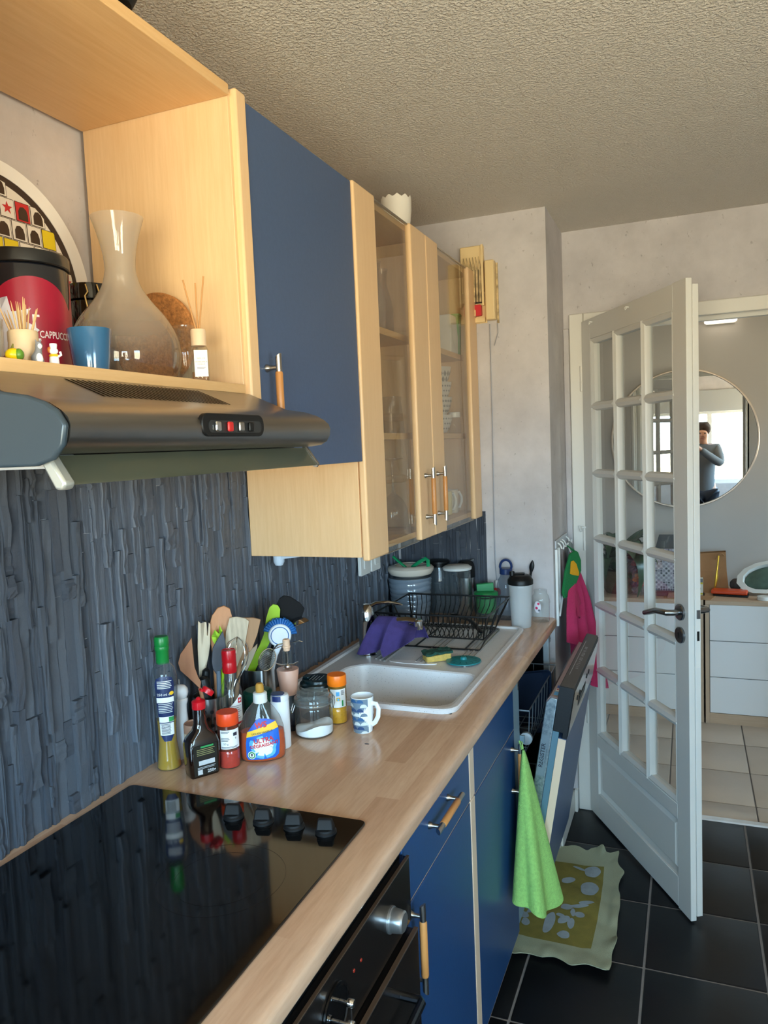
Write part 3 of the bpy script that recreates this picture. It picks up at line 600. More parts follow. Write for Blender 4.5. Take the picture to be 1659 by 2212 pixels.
obj('clear_bottle', B().loft([oval(*w_) for w_ in W]), glass('soap_bottle', '#f2f4f2', dens=.05, refl=.16), t)
obj('liquid', B().loft([oval(w_[0] - .0015, w_[1] - .0015, w_[2] + .001) for w_ in W[:4]] + [oval(wf(.062)[0] - .0015, wf(.062)[1] - .0015, .062)]), liquid('orange_soap', '#dd5a10', .72), t)
obj('collar', B().lathe([(.0150, .1225), (.0152, .126), (.0146, .128), (.0152, .130), (.0146, .132), (.0152, .134), (.0146, .136), (.0150, .142), (.012, .1445), (0, .1445)], 26), mat('cloudy_white', '#d9dcd8', .4), t)
obj('push_cap', B().lathe([(.0085, .1448), (.0090, .150), (.0085, .159), (.006, .163), (0, .164)], 20), mat('amber_cap', '#d8a24a', .35, trans=.3), t, label='amber push-pull cap')
lo = obj('label', B().flat([(-.030, .006), (.026, .008), (.034, .014), (.037, .040), (.035, .070), (.029, .086), (.012, .0925), (-.004, .0935), (-.010, .091), (-.030, .065), (-.034, .040), (-.034, .012)], omap(.0006), .004), mat('label_blue', '#1c62c4', .3), t, label='printed front label')
b = B(); b.flat([(-.030, .065), (-.010, .091), (-.004, .0935), (.012, .0925), (.029, .086), (.0305, .0835), (-.030, .0645)], omap(.0010), .004); obj('print_dark_blue', b, BLU, lo)
b = B(); b.flat([(-.0325, .054), (-.030, .066), (.030, .085), (.0345, .073), (.0345, .0705)], omap(.0012), .004); obj('print_yellow', b, YEL, lo)
def burst(r0, r1, n=22, cx=.002, cy=.033, ky=.85): return [(cx + (r1 if k % 2 else r0) * (1 + .18 * ((k * 7) % 5 - 2) / 2) * math.cos(PI * k / n), cy + ky * (r1 if k % 2 else r0) * math.sin(PI * k / n)) for k in range(2 * n)]
b = B(); b.flat(burst(.020, .029), omap(.0010), .004); obj('print_burst', b, SKYB, lo)
b = B(); b.flat(burst(.015, .022), omap(.0013), .004); obj('print_burst_white', b, WHT, lo)
rotm = lambda e, a=.13, cx=0, cy=.05: (lambda u, v: omap(e)(cx + (u - cx) * math.cos(a) - (v - cy) * math.sin(a), cy + (u - cx) * math.sin(a) + (v - cy) * math.cos(a)))
b = B(); b.text('W5', .0165, rotm(.0016), .003, .0795, .003, bold=.0007, sx=1.0, shear=.1); b.text('ULTRA', .0135, rotm(.0018), .003, .0475, .003, bold=.0004); b.text('DÉGRAISSANT', .0092, rotm(.0018), .003, .0370, .003, bold=.0003); obj('print_red_text', b, RED, lo)
b = B(); b.text('LIQUIDE VAISSELLE', .0052, rotm(.0018), .003, .0640, .003, bold=.0001); obj('print_small_text', b, INK, lo)
b = B(); b.flat(circ(.0085, 24, -.0225, .017), omap(.0014), .003); obj('print_badge', b, WHT, lo)
b = B(); b.flat(circ(.0072, 24, -.0225, .017), omap(.0017), .003); obj('print_badge_green', b, GRN, lo); b = B(); b.flat(circ(.0048, 20, -.0225, .017), omap(.0020), .003); obj('print_badge_core', b, WHT, lo)
b = B(); b.flat(circ(.0022, 12, -.0225, .0182), omap(.0023), .002); b.flat(rect(.0012, .004, -.0225, .0150), omap(.0023), 0); obj('print_badge_tree', b, INK, lo)
# white shaker
x, y = .212, 1.425; t = thing('salt_drum', 'white plastic shaker drum with a dark blue lid behind the washing-up liquid', 'shaker', (x, y, .9), facing(x, y))
obj('drum', B().lathe([(.019, 0), (.0205, .002), (.0205, .104), (.0198, .106), (.0205, .108), (.0205, .114), (.0185, .119), (.014, .1205), (0, .1205)], 30), mat('matt_white', '#dfe3e8', .45), t)
obj('lid_flap', B().lathe([(.0150, .1207), (.0150, .1222), (0, .1225)], 26, (-.004, -.003, 0)).flat(rect(.020, .012, -.008, .1135), wrap(.0205, .0006), .003), mat('navy_cap', '#1c2f66', .4), t, label='dark blue flap')
# perforated utensil holders
M_hold = mat('holder_steel', '#b9bbbd', .22, 1.)
def holder_cup(name, label, x, y, r, h, holes):
    t = thing(name, label, 'utensil holder', (x, y, .9), facing(x, y))
    obj('cup', B().lathe([(r - .001, 0), (r, .001), (r, h - .001), (r + .0012, h), (r - .0010, h), (r - .0014, h - .002), (r - .0014, .003), (0, .003)], 40, cap0=True), M_hold, t)
    if holes:
        b = B()
        for row in range(5):
            for kx in range(16):
                b.flat(circ(.0042, 12, (kx + .5 * (row % 2)) * 2 * PI * r / 16 - PI * r, .022 + row * .0155), wrap(r, .0003), 0)
        obj('holes', b, mat('dark_hole', '#06080d', .8), t, kind='stuff')
    return t
holder_cup('utensil_holder', 'perforated steel utensil holder behind the brown and red-capped bottles', .048, 1.402, .040, .113, True)
holder_cup('utensil_holder', 'plain steel utensil holder with brush, ladle and green spatula', .050, 1.605, .040, .118, False)
# vinegar bottle
x, y = .115, 1.383; t = thing('vinegar_bottle', 'clear round bottle with a red screw cap and slanted white label', 'bottle', (x, y, .9), facing(x, y))
P = [(.024, 0), (.0258, .003), (.0258, .115), (.0235, .135), (.0165, .152), (.0125, .163), (.0120, .20)]
pf = prof_r(P); obj('glass_bottle', B().lathe(P, 32), G_clear, t)
obj('screw_cap', B().lathe([(.0150, .174), (.0158, .176), (.0158, .196), (.0152, .198), (.0158, .200), (.0158, .220), (.0150, .224), (.0135, .2245), (.0132, .223), (0, .223)], 28), mat('deep_red_cap', '#b00a18', .3), t, label='deep red screw cap')
lo = obj('label', B().flat([(-.012, .078), (.006, .050), (.026, .070), (.026, .135 - .012), (.020, .128), (-.012, .095)], wrap(pf, .0005), .004), WHT, t)
b = B(); b.flat(rect(.009, .011, .0185, .1155), wrap(pf, .0009), .003); b.flat([(-.004, .066), (.004, .060), (.024, .066), (.024, .069)], wrap(pf, .0009), .003); obj('print_red', b, RED, lo)
b = B(); b.flat(rect(.0055, .0016, .0185, .1155), wrap(pf, .0012), .002); b.flat(rect(.0016, .0055, .0185, .1155), wrap(pf, .0012), .002); obj('print_cross', b, WHT, lo)
b = B(); lines(b, wrap(pf, .0009), -.006, .022, [.104 - .0045 * k for k in range(8)], .0010, .004, .010); obj('print_text', b, mat('print_violet', '#7a5570', .5), lo)
# green tub
x, y = .116, 1.490; t = thing('green_tub', 'dark green tub with a rounded lid behind the washing-up liquid', 'tub', (x, y, .9), facing(x, y))
MG = mat('bottle_green', '#0d4034', .3); obj('tub', B().lathe([(.031, 0), (.033, .002), (.034, .085), (0, .085)], 28), MG, t); obj('lid', B().lathe([(.0345, .0855), (.035, .087), (.034, .097), (.028, .1015), (0, .102)], 28), MG, t)
# dispenser
x, y = .176, 1.530; t = thing('oil_dispenser', 'tall dispenser with pinkish cone body, steel rods and wire arms', 'dispenser', (x, y, .9), facing(x, y))
PK = mat('pinkish_beige', '#c79c88', .4); obj('foot', B().lathe([(.024, 0), (.025, .002), (.022, .05), (.0175, .082)], 28), mat('dark_foot', '#1d1e24', .2), t)
obj('cone', B().lathe([(.0178, .0825), (.0200, .09), (.0262, .142), (.0255, .1435), (0, .1435)], 32), PK, t)
for sx in (-.008, .0, .008): obj('rod', B().cyl((sx, .0, .1437), (sx, 0, .186), .0030, seg=10), G_clear if sx else M_chrome, t)
obj('ball', B().ball((0, -.008, .150), .0075, 16, 10), M_chrome, t)
obj('tray', B().tube([(-.026, 0, .158), (-.014, 0, .153), (.014, 0, .153), (.026, .0, .158)], .0035, 8, flat=.5), M_satin, t)
obj('cap', B().lathe([(.0075, .1865), (.008, .188), (.008, .193), (.0095, .194), (.0095, .198), (.0085, .199), (.0085, .212), (.007, .214), (0, .214)], 20), mat('pale_wood_cap', '#d9b79a', .45), t)
obj('wire_arm', B().tube([(.009, 0, .204), (.022, 0, .206), (.030, 0, .2075), (.038, 0, .2045)], .0011, 6), M_chrome, t)
obj('spoon_arm', B().tube([(-.009, 0, .204), (-.02, -.004, .203), (-.035, -.010, .190)], [.0025, .0035, .0012], 8, flat=.5), M_chrome, t)
# clip-top jars
def cliptop(name, label, x, y, r, h, lidm, off):
    t = thing(name, label, 'jar', (x, y, .9), facing(x, y, off))
    P = [(r * .9, 0), (r * .98, .003), (r, .010), (r, h * .66), (r * .97, h * .71), (r * .93, h * .74), (r * .93, h * .78), (r * .98, h * .79), (r * .98, h * .82)]
    obj('glass_jar', B().lathe(P, 40, cap1=False), G_clear, t); obj('glass_rim', B().lathe([(r * .985, h * .735), (r * 1.02, h * .75), (r * 1.02, h * .79), (r * .985, h * .82)], 40, cap0=False, cap1=False), G_thick, t)
    obj('lid', B().lathe([(r * .98, h * .825), (r * 1.0, h * .84), (r * .98, h * .89), (r * .86, h * .93), (r * .84, h * .99), (r * .80, h), (r * .5, h * .985), (0, h * .98)], 40), lidm, t)
    wr = B(); wr.tube([(r * .985 * math.cos(a), r * .985 * math.sin(a), h * .765) for a in [2 * PI * k / 40 for k in range(40)]], .0011, 6, closed=True)
    obj('wire_ring', wr, M_chrome, t)
    obj('clip', B().tube([(-r * 1.0, -.008, h * .77), (-r * 1.14, -.008, h * .60), (-r * 1.16, 0, h * .55), (-r * 1.14, .008, h * .60), (-r * 1.0, .008, h * .77)], .0011, 6), M_chrome, t)
    obj('hinge', B().tube([(r * .98, -.008, h * .92), (r * 1.08, -.008, h * .85), (r * 1.10, -.008, h * .72), (r * 1.03, -.004, h * .58), (r * 1.06, 0, h * .55), (r * 1.03, .004, h * .58), (r * 1.10, .008, h * .72), (r * 1.08, .008, h * .85), (r * .98, .008, h * .92)], .0011, 6), M_chrome, t)
    return t
t = cliptop('sugar_jar', 'clip-top glass jar one third full of white sugar', .247, 1.515, .0445, .098, G_thick, .2)
obj('sugar',
    B().loft([[(r_ * math.cos(2*PI*k/40), r_ * math.sin(2*PI*k/40), z_ if not q else .021 + q * .007 * math.sin(2*PI*k/40 + 2.4) + .004 * math.sin(2*PI*k/40*3) * q) for k in range(40)] for r_, z_, q in ((.036, .002, 0), (.042, .006, 0), (.0428, .010, 0), (.0428, 0, 1), (.034, 0, .7), (.02, 0, .35), (.004, 0, .1))]), mat('sugar', '#eef1f5', .8, bump=.3, bscale=900), t)
t = cliptop('dark_lid_jar', 'clip-top glass jar with a dark green lid behind the curry spice jar', .203, 1.625, .044, .095, mat('dark_lid', '#0e2226', .25), 1.2)
b = B(); lines(b, lambda u, v: (u, v, .0955), -.02, .02, [-.012, -.004, .004, .012], .0012, 0, .012); obj('print_text', b, mat('print_grey', '#b9bdc0', .5), t)
obj('lid_tab', B().box(-.012, .018, .0935, .012, .034, .100), MC['dark_lid'], t, bevel=.002)
# mug
x, y = .351, 1.559; t = thing('scallop_mug', 'white mug with a blue and grey scallop pattern in front of the sink', 'mug', (x, y, .9), facing(x, y))
P = [(.0195, 0), (.0215, .002), (.0225, .012), (.0252, .045), (.0270, .084)]; pf = prof_r(P); MP = mat('porcelain', '#e8ecef', .15, coat=.4)
obj('cup', B().lathe(P + [(.0258, .0842), (.0240, .045), (.0210, .010), (0, .007)], 40), MP, t)
hd = B().tube([(.0255, .0, .069), (.037, 0, .069), (.0425, 0, .058), (.0405, 0, .040), (.033, 0, .026), (.0235, 0, .019)], .0037, 10, flat=1.5); hd.X = Matrix.Rotation(-.55, 4, 'Z'); h2 = B(); h2.X = Matrix.Rotation(-.55, 4, 'Z'); h2.add(hd.v, hd.f); obj('handle', h2, MP, t)
cols = [mat('scallop_blue', '#35618f', .25, coat=.3), mat('scallop_grey', '#6d8293', .25, coat=.3), mat('scallop_pale', '#cdd6d6', .25, coat=.3), mat('scallop_navy', '#2c4a75', .25, coat=.3)]
bs_ = [B() for _ in cols]
for row in range(8):
    for k in range(-6, 9):
        u0 = (k + .5 * (row % 2)) * .0165 - .006; v0 = .078 - row * .0106; rr_ = .0082
        if u0 < -.062 or (.010 < u0 < .032) or u0 > .055: continue
        pts = [(max(-.066, min(u0 + rr_ * math.cos(a), .0128 if u0 < .02 else 9)), max(.002, min(.0825, v0 + rr_ * 1.0 * math.sin(a) - .004))) for a in [PI * j / 10 for j in range(11)]]
        ci = (0 if row % 4 == 0 else 3) if row % 2 == 0 else (2 if (k + row) % 3 else 1)
        bs_[ci].flat(pts, wrap(pf, .0007 + .00012 * row), .003)
bg_ = B(); bg_.flat([(-.066, .003), (.0125, .003), (.0125, .0825), (-.066, .0825)], wrap(pf, .0004), .003); obj('print_ground', bg_, cols[1], t)
for b_, c_ in zip(bs_, cols):
    if b_.v: obj('print_scallops', b_, c_, t, kind='stuff')
hm = obj('crumb', B().lathe([(.0055, 0), (.005, .0006), (0, .0007)], 14, (.389, 1.489, .9), ry=.5), mat('burn', '#3b302c', .6)); tag(hm, 'small dark crumb lying on the worktop in front of the mug', 'crumb')
# ---------------------------------------------------------------- kitchen tools in the holders
W1 = wood('tool_wood_red', '#8a5534', '#a8704a', 'z', .6); W2 = wood('tool_wood_pale', '#c4b296', '#d6c6ac', 'z', .6); W3 = wood('tool_wood_tan', '#b4794c', '#c88e60', 'z', .55); W4 = wood('tool_wood_brown', '#8c6848', '#a8835f', 'z', .6)
LIME = mat('lime_silicone', '#9bc81e', .3); GREY = mat('grey_silicone', '#3a3f49', .45)
def tool(name, label, cat, x, y, outl, m, th=.005, part='blade', bend=0., hz=None, hu=0., hr=.005, hm=None):
    """flat tool: outline (u, v) facing the room, standing in its holder at (x, y); a handle runs down into the holder"""
    t = thing(name, label, cat, (x, y, .9), facing(x, y))
    b = B(); zs = [p[1] for p in outl]; zm = min(zs)
    b.add([], []); n = len(outl); f = lambda v: bend * (v - zm) ** 2
    vs = [(p[0], -th/2 + f(p[1]), p[1]) for p in outl] + [(p[0], th/2 + f(p[1]), p[1]) for p in outl]
    bm = bmesh.new(); top_ = [bm.verts.new(v_) for v_ in vs]
    bm.faces.new(top_[:n]); bm.faces.new(top_[n:][::-1])
    for i in range(n): bm.faces.new((top_[i], top_[n + i], top_[n + (i + 1) % n], top_[(i + 1) % n]))
    bmesh.ops.triangulate(bm, faces=[f_ for f_ in bm.faces if len(f_.verts) > 4]); bm.verts.index_update()
    b.add([tuple(v_.co) for v_ in bm.verts], [tuple(v_.index for v_ in f_.verts) for f_ in bm.faces]); bm.free()
    obj(part, b, m, t, bevel=min(.0012, th * .3))
    if hz:
        obj('handle', B().tube([(hz[0], 0, hz[1]), (hu, 0, .012)], hr, 10), hm or m, t)
    return t
L_ = (.048, 1.402); R_ = (.050, 1.605)
tool('wooden_spatula', 'reddish wooden corner spatula leaning left out of the perforated holder', 'spatula', L_[0], L_[1] - .022, [(-0.0204, 0.2505), (-0.0313, 0.236), (-0.0463, 0.2167), (-0.0525, 0.1966), (-0.0486, 0.1794), (-0.0338, 0.1631), (-0.0161, 0.142), (-0.0049, 0.128), (-0.0013, 0.1382), (-0.012, 0.1605), (-0.0185, 0.1844), (-0.0196, 0.2159)], W1, .006, hz=[(-0.0085, 0.1359)][0], hu=.012, hr=.0055)
tool('wooden_fork', 'pale wooden fork with three prongs in the perforated holder', 'fork', L_[0] - .012, L_[1] + .012, [(-0.0147, 0.2789), (-0.0196, 0.2166), (-0.0204, 0.1363), (-0.0146, 0.1303), (-0.0079, 0.1725), (0.0025, 0.1929), (0.0085, 0.2244), (0.0112, 0.269), (0.0083, 0.2725), (0.0046, 0.244), (0.0025, 0.2442), (0.0033, 0.274), (-0.0007, 0.2755), (-0.0079, 0.2239), (-0.0109, 0.2243), (-0.01, 0.2732)], W2, .006, hz=[(-0.017, 0.1413)][0], hu=.0, hr=.005)
tool('wooden_spoon', 'broad oval tan wooden spoon standing highest in the perforated holder', 'spoon', L_[0] - .006, L_[1] + .020, [(0.0347, 0.3048), (0.02, 0.3008), (0.0068, 0.2849), (0.0004, 0.2642), (-0.0011, 0.2397), (0.0014, 0.2127), (0.004, 0.1693), (0.0122, 0.1684), (0.0203, 0.1999), (0.0339, 0.2201), (0.0461, 0.2511), (0.0518, 0.2775), (0.0477, 0.2971)], W3, .007, bend=.9, hz=[(0.0083, 0.1732)][0], hu=.004, hr=.0055)
tool('lime_server', 'lime green toothed server peeking out behind the grey spatula', 'server', L_[0] + .004, L_[1] + .010, [(0.0006, 0.2426), (0.003, 0.2307), (0.0123, 0.2148), (0.0159, 0.1716), (0.0261, 0.1705), (0.0292, 0.2237), (0.0248, 0.254), (0.0195, 0.2673), (0.0215, 0.2501), (0.024, 0.2402), (0.0163, 0.2485), (0.0087, 0.2577), (0.0138, 0.2402)], LIME, .004, hz=[(0.0215, 0.1796)][0], hu=.010, hr=.004)
tool('grey_spatula', 'leaf-shaped dark grey silicone spatula in the perforated holder', 'spatula', L_[0] + .008, L_[1] - .006, [(0.0316, 0.2564), (0.0194, 0.2396), (0.0071, 0.2198), (0.0035, 0.1937), (0.0052, 0.1723), (0.0116, 0.1599), (0.0211, 0.1653), (0.0335, 0.1852), (0.0371, 0.2113), (0.0356, 0.238)], GREY, .005, hz=[(0.0172, 0.1678)][0], hu=.012, hr=.005, hm=mat('clear_handle', '#7d8c9c', .2, trans=.3))
tool('slotted_turner', 'pale wooden turner with scorched tip behind the red-capped bottle', 'spatula', L_[0] + .012, L_[1] + .024, [(0.0284, 0.2796), (0.0183, 0.2485), (0.0141, 0.2114), (0.0177, 0.168), (0.0384, 0.1657), (0.0574, 0.207), (0.0713, 0.2681), (0.0634, 0.2753), (0.045, 0.2802)], wood('scorched_wood', '#a99a80', '#d2c5ad', 'z', .6, dark='#5d4a34'), .005, bend=.4, hz=[(0.0283, 0.1711)][0], hu=.012, hr=.005)
tool('brown_spatula', 'brown wooden spatula behind the pale scorched turner', 'spatula', L_[0] + .012, L_[1] + .036, [(0.0508, 0.276), (0.045, 0.2484), (0.0361, 0.1843), (0.0428, 0.1727), (0.0687, 0.2027), (0.082, 0.234), (0.0913, 0.2679), (0.0758, 0.2737)], W4, .006, hz=[(0.0389, 0.1786)][0], hu=.014, hr=.005)
t = thing('black_handled_knife', 'slim black rounded handle standing behind the grey spatula', 'knife', (L_[0] - .015, L_[1] - .004, .9), facing(*L_))
obj('handle', B().tube([(-.001, 0, .012), (.0, 0, .12), (.006, 0, .150), (.008, 0, .166), (.009, 0, .171)], [.005, .009, .0095, .0088, .004], 14), M_black, t)
t = thing('black_handled_peeler', 'thick black handle low in the perforated holder beside the wooden corner spatula', 'peeler', (L_[0], L_[1] - .012, .9), facing(*L_))
obj('handle', B().tube([(.0, 0, .012), (-.002, 0, .10), (-.006, 0, .140), (-.008, 0, .153), (-.009, 0, .157)], [.006, .013, .014, .012, .006], 14), M_black, t)
t = thing('wire_whisk', 'steel wire whisk behind the brown wooden spatula', 'whisk', (L_[0] + .02, L_[1] + .030, .9), facing(L_[0], L_[1]))
for k in range(4):
    a = PI * k / 4; pts = []
    for j in range(21):
        s_ = PI * j / 20; ww = .030 * math.sin(s_) ** .8 * (1 if j < 10.5 else 1)
        hgt = .10 + .135 * (1 - abs(j - 10) / 10) ** .7; sd = -1 if j < 10 else 1
        wv = .004 + .027 * math.sin(PI * min(1, (1 - abs(j - 10) / 10)) * .93) if j != 10 else 0
        pts.append((.035 * (hgt - .05) / .2 + sd * wv * math.cos(a), sd * wv * math.sin(a) * .7, hgt))
    obj('wire', B().tube(pts, .0011, 6), M_chrome, t)
obj('handle', B().cyl((.0, 0, .010), (.009, 0, .10), .006, seg=12), M_satin, t)
tool('lime_spatula', 'long lime green silicone spatula leaning right in the plain steel holder', 'spatula', R_[0] - .004, R_[1] + .004, [(-0.0271, 0.1045), (-0.0125, 0.141), (0.0062, 0.1689), (0.0193, 0.1973), (0.0272, 0.2379), (0.0367, 0.2643), (0.0463, 0.2717), (0.0576, 0.2685), (0.0628, 0.2575), (0.0605, 0.2352), (0.0473, 0.2044), (0.0293, 0.1704), (0.0066, 0.1334), (-0.0114, 0.0994)], LIME, .006, part='spatula', hz=[(-0.019, 0.1061)][0], hu=-.01, hr=.004)
tool('pale_stick', 'pale wooden stick handle leaning in the plain steel holder', 'stick', R_[0], R_[1] - .010, [(0.006, 0.1787), (-0.0035, 0.1702), (-0.0185, 0.1668), (-0.0275, 0.1466), (-0.0363, 0.1122), (-0.0252, 0.1087), (-0.0087, 0.1389), (0.0042, 0.1671)], W2, .006, part='stick')
tool('black_turner', 'wide black nylon turner highest in the plain steel holder', 'turner', R_[0] - .010, R_[1] + .016, [(0.0623, 0.2831), (0.0521, 0.265), (0.0526, 0.2329), (0.0545, 0.2244), (0.0749, 0.2132), (0.1006, 0.2134), (0.1129, 0.2244), (0.1237, 0.2522), (0.1128, 0.2673), (0.0903, 0.2846), (0.0731, 0.2894)], mat('nylon_black', '#0b0c0f', .6, spec=.15), .004, hz=[(0.0568, 0.2242)][0], hu=-.005, hr=.004)
tool('blue_grey_tongs', 'blue-grey plastic handle behind the lime spatula', 'tongs', R_[0] - .002, R_[1] + .022, [(0.0129, 0.1757), (0.0013, 0.1528), (-0.0144, 0.1005), (-0.002, 0.0933), (0.0095, 0.1342), (0.0206, 0.1667)], mat('slate_blue_plastic', '#5a6a80', .4), .006, part='handle')
# dish brush
t = thing('dish_brush', 'round white dish brush with blue bristles in the plain steel holder', 'brush', (R_[0] + .012, R_[1] - .006, .9), facing(*R_))
hc = [(0.0494, 0.1969), (0.0086, 0.1194)]
b = B(); cx_, cz_ = hc[0]; c2, z2 = hc[1]
M_bw = mat('brush_white', '#dfe5ea', .35)
hb = B(); hb.X = Matrix.Translation((cx_, -.006, cz_)) @ Matrix.Rotation(PI/2, 4, 'X'); hb.lathe([(.026, -.004), (.0285, -.001), (.0285, .003), (.026, .006), (0, .007)], 32); hb.X = Matrix(); hb.tube([(cx_ - .004, -.004, cz_ - .024), (cx_ - .014, 0, cz_ - .05), (0, 0, .012)], [.010, .007, .005], 10, flat=.6); obj('head', hb, M_bw, t)
rg = B(); rg.tube([(cx_ + .0215 * math.cos(a), -.0125, cz_ + .0215 * math.sin(a)) for a in [2*PI*k/36 for k in range(36)]], .0011, 6, closed=True); obj('ring', rg, mat('brush_blue', '#1f63a8', .4), t)
br_ = B()
for k in range(-1, 15):
    for q in range(3):
        a = .25 + k * .175 + q * .05; r0, r1 = .0265, .0405 + .0025 * ((k * 5 + q * 3) % 4) / 3; yy = -.004 + q * .005
        br_.tube([(cx_ + r0 * math.cos(a), yy, cz_ + r0 * math.sin(a)), (cx_ + r1 * math.cos(a), yy, cz_ + r1 * math.sin(a))], [.0026, .0034], 6)
obj('bristles', br_, MC['brush_blue'], t, kind='stuff')
# ladle
t = thing('steel_ladle', 'steel ladle hanging its bowl right over the plain steel holder', 'ladle', (R_[0] + .004, R_[1] + .012, .9), facing(*R_))
lc = [(0.0995, 0.214)][0]
b = B(); b.X = Matrix.Translation((lc[0], 0, lc[1])) @ Matrix.Rotation(PI - .30, 4, 'Y') @ Matrix.Rotation(.25, 4, 'X')
b.lathe([(.002, -.017), (.012, -.0155), (.021, -.010), (.027, 0), (.0258, 0), (.020, -.009), (.011, -.0145), (0.0005, -.016)], 28, cap0=False, cap1=False); obj('bowl', b, M_chrome, t)
obj('handle', B().tube([(lc[0] - .022, .0, lc[1] + .008), (lc[0] - .036, 0, lc[1] + .002), (lc[0] - .05, 0, lc[1] - .03), (.0, 0, .012)], .0026, 8), M_chrome, t)
# tea strainer
t = thing('tea_strainer', 'small round wire strainer resting on the plain steel holder', 'strainer', (R_[0] + .022, R_[1] - .030, .9), facing(*R_))
sc_ = [(0.0192, 0.1434), (0.0606, 0.178)]; cx_, cz_ = sc_[0]
Mx = Matrix.Translation((cx_, 0, cz_)) @ Matrix.Rotation(.55, 4, 'Y') @ Matrix.Rotation(1.05, 4, 'X')
b = B(); b.X = Mx; b.tube([(.020 * math.cos(a), .029 * math.sin(a), 0) for a in [2*PI*k/32 for k in range(32)]], .0013, 6, closed=True); obj('rim', b, M_chrome, t)
b = B(); b.X = Mx
for k in range(-6, 7):
    q = k / 7; w_ = math.sqrt(1 - q * q)
    b.tube([(.020 * q, .029 * w_ * math.cos(s_), -.014 * w_ * math.sin(s_)) for s_ in [PI * j / 10 for j in range(11)]], .0006, 4)
    b.tube([(.020 * w_ * math.cos(s_), .029 * q, -.014 * w_ * math.sin(s_)) for s_ in [PI * j / 10 for j in range(11)]], .0006, 4)
obj('mesh', b, M_satin, t, kind='stuff')
obj('handle', B().tube([(cx_ + .006, -.004, cz_ + .022), sc_[1][:1] + (-.008,) + sc_[1][1:], (sc_[1][0] + .012, -.008, sc_[1][1] + .002)], [.0018, .0026, .0012], 8, flat=.5), M_chrome, t)
# ---------------------------------------------------------------- things on the open shelf over the hood
SZ = 1.672
CREAM = mat('cream_paint', '#d8bd97', .5); FROST = NT('frosted_glass')
def on_shelf(name, label, cat, x, y, off=0., group=None, z=SZ): return thing(name, label, cat, (x, y, z), facing(x, y, off), group)
# round tray against the wall: plain coloured squares
t = thing('round_tray', 'large round tray with white rim and coloured squares leaning on the wall', 'tray', (.012, .95, 1.856), rot=(0, PI/2 - .06, 0))
b = B(); b.lathe([(.150, -.004), (.172, -.003), (.190, .008), (.189, .012), (.170, .004), (.1700, .0)], 72, cap0=True, cap1=False); obj('rim', b, mat('tray_white', '#e6e2de', .3), t)
b = B(); b.lathe([(.159, .0005), (.171, .0032)], 72, cap0=False, cap1=False); obj('dark_band', b, mat('tray_brown', '#2a1a16', .35), t)
b = B(); b.lathe([(0, .0004), (.1592, .0005)], 72, cap0=False, cap1=False); obj('field', b, mat('tray_field', '#dcd6cf', .35), t)
cl = {'red': mat('tray_red', '#bf1f2a', .35), 'yel': mat('tray_yellow', '#d8c018', .35), 'nav': mat('tray_navy', '#3a3c52', .35), 'brn': MC['tray_brown'], 'wht': MC['tray_field']}
sq_ = {k: B() for k in cl}; gl = B(); st = B()
for i in range(-5, 5):
    for j in range(-5, 5):
        u = j * .032 + .006 + (.012 if i % 2 else 0); v = i * .034; w_, h_ = .028, .031
        if (u + w_ / 2) ** 2 + (v + h_ / 2) ** 2 > .160 ** 2: continue
        k = (i * 7 + j * 3 + (i * j) % 4) % 9
        f = lambda p, e: [(-q[1], q[0], e) for q in p]
        R4 = [(u, v), (u + w_, v), (u + w_, v + h_), (u, v + h_)]
        gl.add(f([(u - .0012, v - .0012), (u + w_ + .0012, v - .0012), (u + w_ + .0012, v + h_ + .0012), (u - .0012, v + h_ + .0012)], .0008), [(0, 1, 2, 3)])
        key = {0: 'red', 4: 'nav', 7: 'yel'}.get(k, 'wht'); sq_[key].add(f(R4, .0012), [(0, 1, 2, 3)])
        if k in (0, 1, 2, 5, 6): sq_['brn'].add(f([(u + .004, v + .002), (u + .0045, v + .016), (u + .009, v + .0235), (u + .016, v + .025), (u + .022, v + .021), (u + .0245, v + .013), (u + .024, v + .002)], .0016), [(0, 1, 2, 3, 4, 5, 6)])
        if k == 3:
            pts = [(u + w_/2 + (.011 if q % 2 == 0 else .0045) * math.sin(PI * q / 5), v + h_/2 + (.011 if q % 2 == 0 else .0045) * math.cos(PI * q / 5)) for q in range(10)]; st.add(f([(u + w_/2, v + h_/2)] + pts, .0016), [(0, 1 + q, 1 + (q + 1) % 10) for q in range(10)])
obj('print_grid', gl, MC['tray_brown'], t)
for k in sq_:
    if sq_[k].v: obj('print_squares', sq_[k], cl[k], t, kind='stuff')
if st.v: obj('print_stars', st, cl['red'], t, kind='stuff')
# cappuccino tin
x, y = .155, .858; t = on_shelf('cappuccino_tin', 'large black and crimson tin lettered CAPPUCCINO with a black lid', 'tin', x, y)
r = .064; obj('can', B().lathe([(r - .001, 0), (r, .0015), (r, .152), (r - .002, .155), (0, .155)], 48), mat('tin_black', '#14171f', .25, coat=.3), t)
CR = mat('crimson_print', '#9c1230', .3, coat=.3)
b = B(); b.flat([(.013 + .068 * math.cos(a), max(.001, .066 + .070 * math.sin(a))) for a in [2*PI*k/56 for k in range(56)]], wrap(r, .0003), .005); b.flat([(.02, .001), (.105, .001), (.105, .152), (.088, .152), (.0845, .142), (.082, .118), (.0775, .100), (.05, .07)], wrap(r, .0004), .005); obj('print_crimson', b, CR, t, kind='stuff')
sp_ = [(-.052, .052)]
for k in range(26): a = 2 * PI * k / 26; q = .032 + (.010 if k % 3 == 0 else -.002) + .004 * math.sin(k * 2.3); sp_.append((-.026 + q * 1.05 * math.cos(a), .062 + q * math.sin(a)))
b = B(); b.flat(sp_[1:], wrap(r, .0006), .006); obj('print_splash', b, mat('splash_white', '#dcdae4', .35), t)
